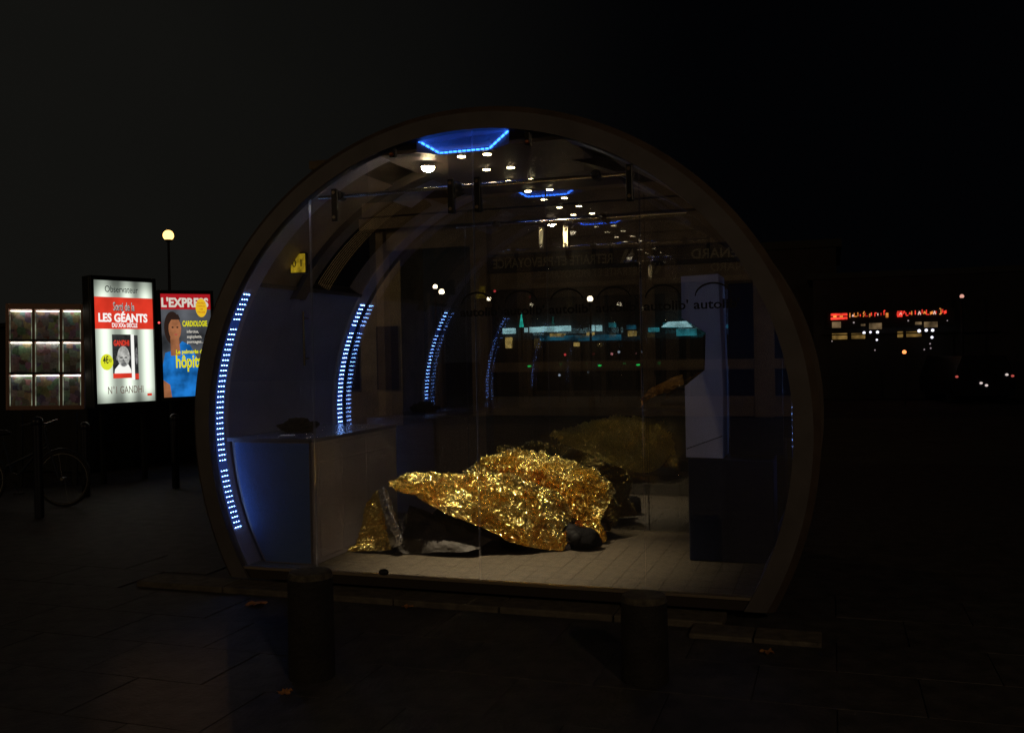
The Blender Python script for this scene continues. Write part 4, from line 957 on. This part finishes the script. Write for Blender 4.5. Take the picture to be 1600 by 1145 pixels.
for px, py, c, lab_ in ((827, 572, 'g', 'leftmost and faint of the three green points of light'), (937, 571, 'g', 'middle and brightest of the three green points of light'), (997, 570, 'g', 'rightmost green point of light, by the right glass seam'),
        (883, 554, 'r', 'red point of light low in the street below the shop signs'), (956, 553, 'p', 'small pink point of light right of the red one'), (773, 455, 'r', 'tiny red point of light high by the globe lamp at the middle seam'),
        (874, 586, 'w', 'faint whitish point of light below the red one, lowest of all'), (967, 550, 'w', 'whitish point of light right of the pink one')):
    p = at(px, py, Y=26)
    mt = {'g': emat('point_green', (.02, 1, .15), .9), 'r': emat('point_red', (1, .08, .08), .9), 'p': emat('point_pink', (1, .35, .35), .7), 'w': emat('point_white', (.7, .8, .9), .6)}[c]
    e = empty('signal_light', (p.x, 26, GZ), label=lab_, cat='light', group={'g': 'green street lights', 'r': 'red street lights', 'p': 'pink street light', 'w': 'white street lights'}[c])
    h = p.z - GZ
    b = MB(); b.cyl((0, 0, 0), (0, 0, max(.05, h - .05)), .025, seg=8); b.build('post', DARK, e)
    b = MB(); b.sph((0, 0, h), .045 if c != 'g' else .04, (1.8, 1, .8) if c == 'g' else (1, 1, 1)); b.build('bulb', mt, e, smooth=True)
p = at(815, 512, Y=27)
e = empty('lit_tree_ornament', (p.x, 27, GZ), label='narrow glowing turquoise cone beside the white shop sign', cat='ornament')
b = MB(); hz = at(815, 489, Y=27).z - GZ; zb = at(815, 511, Y=27).z - GZ; b.cyl((0, 0, zb), (0, 0, hz), .085, .01, seg=10); b.build('cone', emat('turq', (.03, .75, .55), .85, 6, .6, 1.3), e)
b = MB(); b.cyl((0, 0, 0), (0, 0, zb), .03, seg=8); b.build('post', DARK, e)

# ------------------------------------------------------------------ cafe far right with red neon
CYY = 28.0
def cpt(x, y): p = at(x, y, Y=CYY); return p.x, p.z
cf = empty('cafe', (2, CYY, GZ), label='far cafe at right with a row of red neon letters and white lamps', cat='cafe')
b = MB(); b.bx(-.6, 6.2, CYY + .5, CYY + 8, GZ, 4.0); PD(b.build('wall', mat('dark_wall')), cf)
b = MB(); b.bx(-.8, 6.4, CYY + .3, CYY + 8.2, 4.0, 4.2); PD(b.build('roof', KG), cf)
b = MB(); x0, z0 = cpt(1292, 506); x1, z1 = cpt(1492, 482); b.bx(x0, x1, CYY + .05, CYY + .3, 2.28, 2.85); PD(b.build('sign_board', BLACK), cf)
NR = emat('neon_red', (1.0, .05, .03), 1.1, 4, .35, 1.4); NO = emat('neon_orange', (1.0, .32, .06), .9, 4, .5, 1.3); NP = emat('neon_pale', (1, .6, .5), .9)
rr_ = random.Random(3)
def seg(x0, y0, x1, y1, mt, name='neon_tube', yy=0):
    a = cpt(x0, y0); c = cpt(x1, y1); b = MB(); b.bx(a[0], c[0], CYY - .02 - yy, CYY + .04 - yy, c[1], a[1]); return PD(b.build(name, mt), cf)
seg(1298, 490, 1324, 493, NR); seg(1298, 496, 1324, 499, NR); seg(1302, 493, 1307, 496, NO, 'neon_tube'); seg(1312, 493, 1317, 496, NO)
for base in (1328, 1402):
    x = base
    while x < base + (56 if base == 1328 else 76):
        w = rr_.uniform(1.8, 4.5); yb = 498 - (x - 1300) * .04; h = rr_.uniform(5, 10)
        a0 = rr_.uniform(0, 2.5)
        b = MB(); A_ = cpt(x, yb - a0); B_ = cpt(x + w, yb - h); t = .016
        pts = rr_.choice([[(0, 0), (0, 1), (1, 1)], [(0, 0), (1, 0), (1, 1), (0, 1)], [(0, 0), (.5, 1), (1, 0)], [(0, 1), (0, 0), (1, 0)], [(0, 0), (0, 1)], [(1, 1), (0, .6), (1, .4), (0, 0)]])
        P3 = [(A_[0] + u * (B_[0] - A_[0]), CYY - .01, A_[1] + v * (B_[1] - A_[1])) for u, v in pts]
        b.tube(P3, t, seg=6); PD(b.build('neon_letter', rr_.choice([NR, NR, NR, NO, NP])), cf)
        x += w + rr_.uniform(.6, 1.8)
seg(1384, 489, 1388, 496, NO); seg(1402, 486, 1410, 495, NR)
for q in ((1300, 503, 1314, 512), (1345, 506, 1352, 509), (1358, 505, 1378, 514), (1430, 503, 1440, 507), (1444, 503, 1465, 511)):
    seg(*q, emat('cafe_inner', (.45, .30, .15), .28, 3, .3, 1.5), 'window')
for q in ((1300, 521, 1324, 530), (1330, 521, 1352, 529), (1402, 518, 1411, 527), (1416, 518, 1440, 526)):
    seg(*q, emat('cafe_glow', (.32, .19, .05), .45, 4, .3, 1.5), 'lit_window')
for i, (x, y, s_) in enumerate(((1350, 520, 1), (1360, 519, .8), (1371, 519, 1), (1370, 531, .7), (1436, 517, 1.1), (1447, 516, 1), (1457, 516, 1), (1456, 527, .9), (1453, 537, .5), (1367, 547, .45), (1454, 544, .5), (1444, 546, .45), (1334, 504, .6), (1419, 501, .5), (1300, 533, .4), (1480, 501, .4))):
    a = cpt(x, y); b = MB(); b.sph((a[0], CYY - .05, a[1]), .05 * s_, (1, 1, 1), 10, 7); PD(b.build('lamp_bulb', emat('bulb_white', (.85, .85, 1), 1.6) if s_ > .65 else emat('bulb_dim', (.6, .5, .5), .5), smooth=True), cf)
b = MB(); b.bx(-.3, 5.2, CYY - .1, CYY + .4, 2.05, 2.09); PD(b.build('awning_bar', BLACK), cf)
p = at(1413, 550, Y=24)
e = empty('warning_lamp', (p.x, 24, GZ), label='small orange lamp on a low post in front of the cafe', cat='lamp')
b = MB(); b.cyl((0, 0, 0), (0, 0, p.z - GZ - .04), .03, seg=10); b.build('post', DARK, e)
b = MB(); b.sph((0, 0, p.z - GZ), .06); b.build('bulb', emat('bulb_orange', (1, .28, .08), 2.0), e, smooth=True)
# parked car far right, only its lights glint
p = at(1538, 590, Y=25)
cr = empty('parked_car', (p.x, p.y, GZ), R(10), label='dark parked car far right with a few glinting lamps', cat='car')
b = MB(); b.prism([(-.85, .25), (.85, .25), (.88, .7), (.80, .95), (.62, 1.42), (-.62, 1.42), (-.80, .95), (-.88, .7)], 0, 3.8); b.build('body', mat('car_paint', (.012, .012, .02), .3), cr)
b = MB(); b.prism([(-.70, .98), (.70, .98), (.56, 1.36), (-.56, 1.36)], -.02, 0); b.build('rear_window', SFD, cr)
for x in (-.7, .7):
    b = MB(); b.cyl((x - .1, .7, .3), (x + .1, .7, .3), .3, seg=18); b.build('wheel', RB, cr, smooth=True)
    b = MB(); b.cyl((x - .1, 3.0, .3), (x + .1, 3.0, .3), .3, seg=18); b.build('wheel', RB, cr, smooth=True)
for x, z, c in ((-.78, .82, 'r'), (.62, .86, 'w'), (-.1, .62, 'w'), (.05, .55, 'w'), (.78, .82, 'r')):
    b = MB(); b.sph((x, -.03, z), .045, (1, .5, .8)); b.build('tail_light', emat('tail_red', (.9, .15, .12), .5) if c == 'r' else emat('tail_white', (.9, .75, .7), .8), cr, smooth=True)
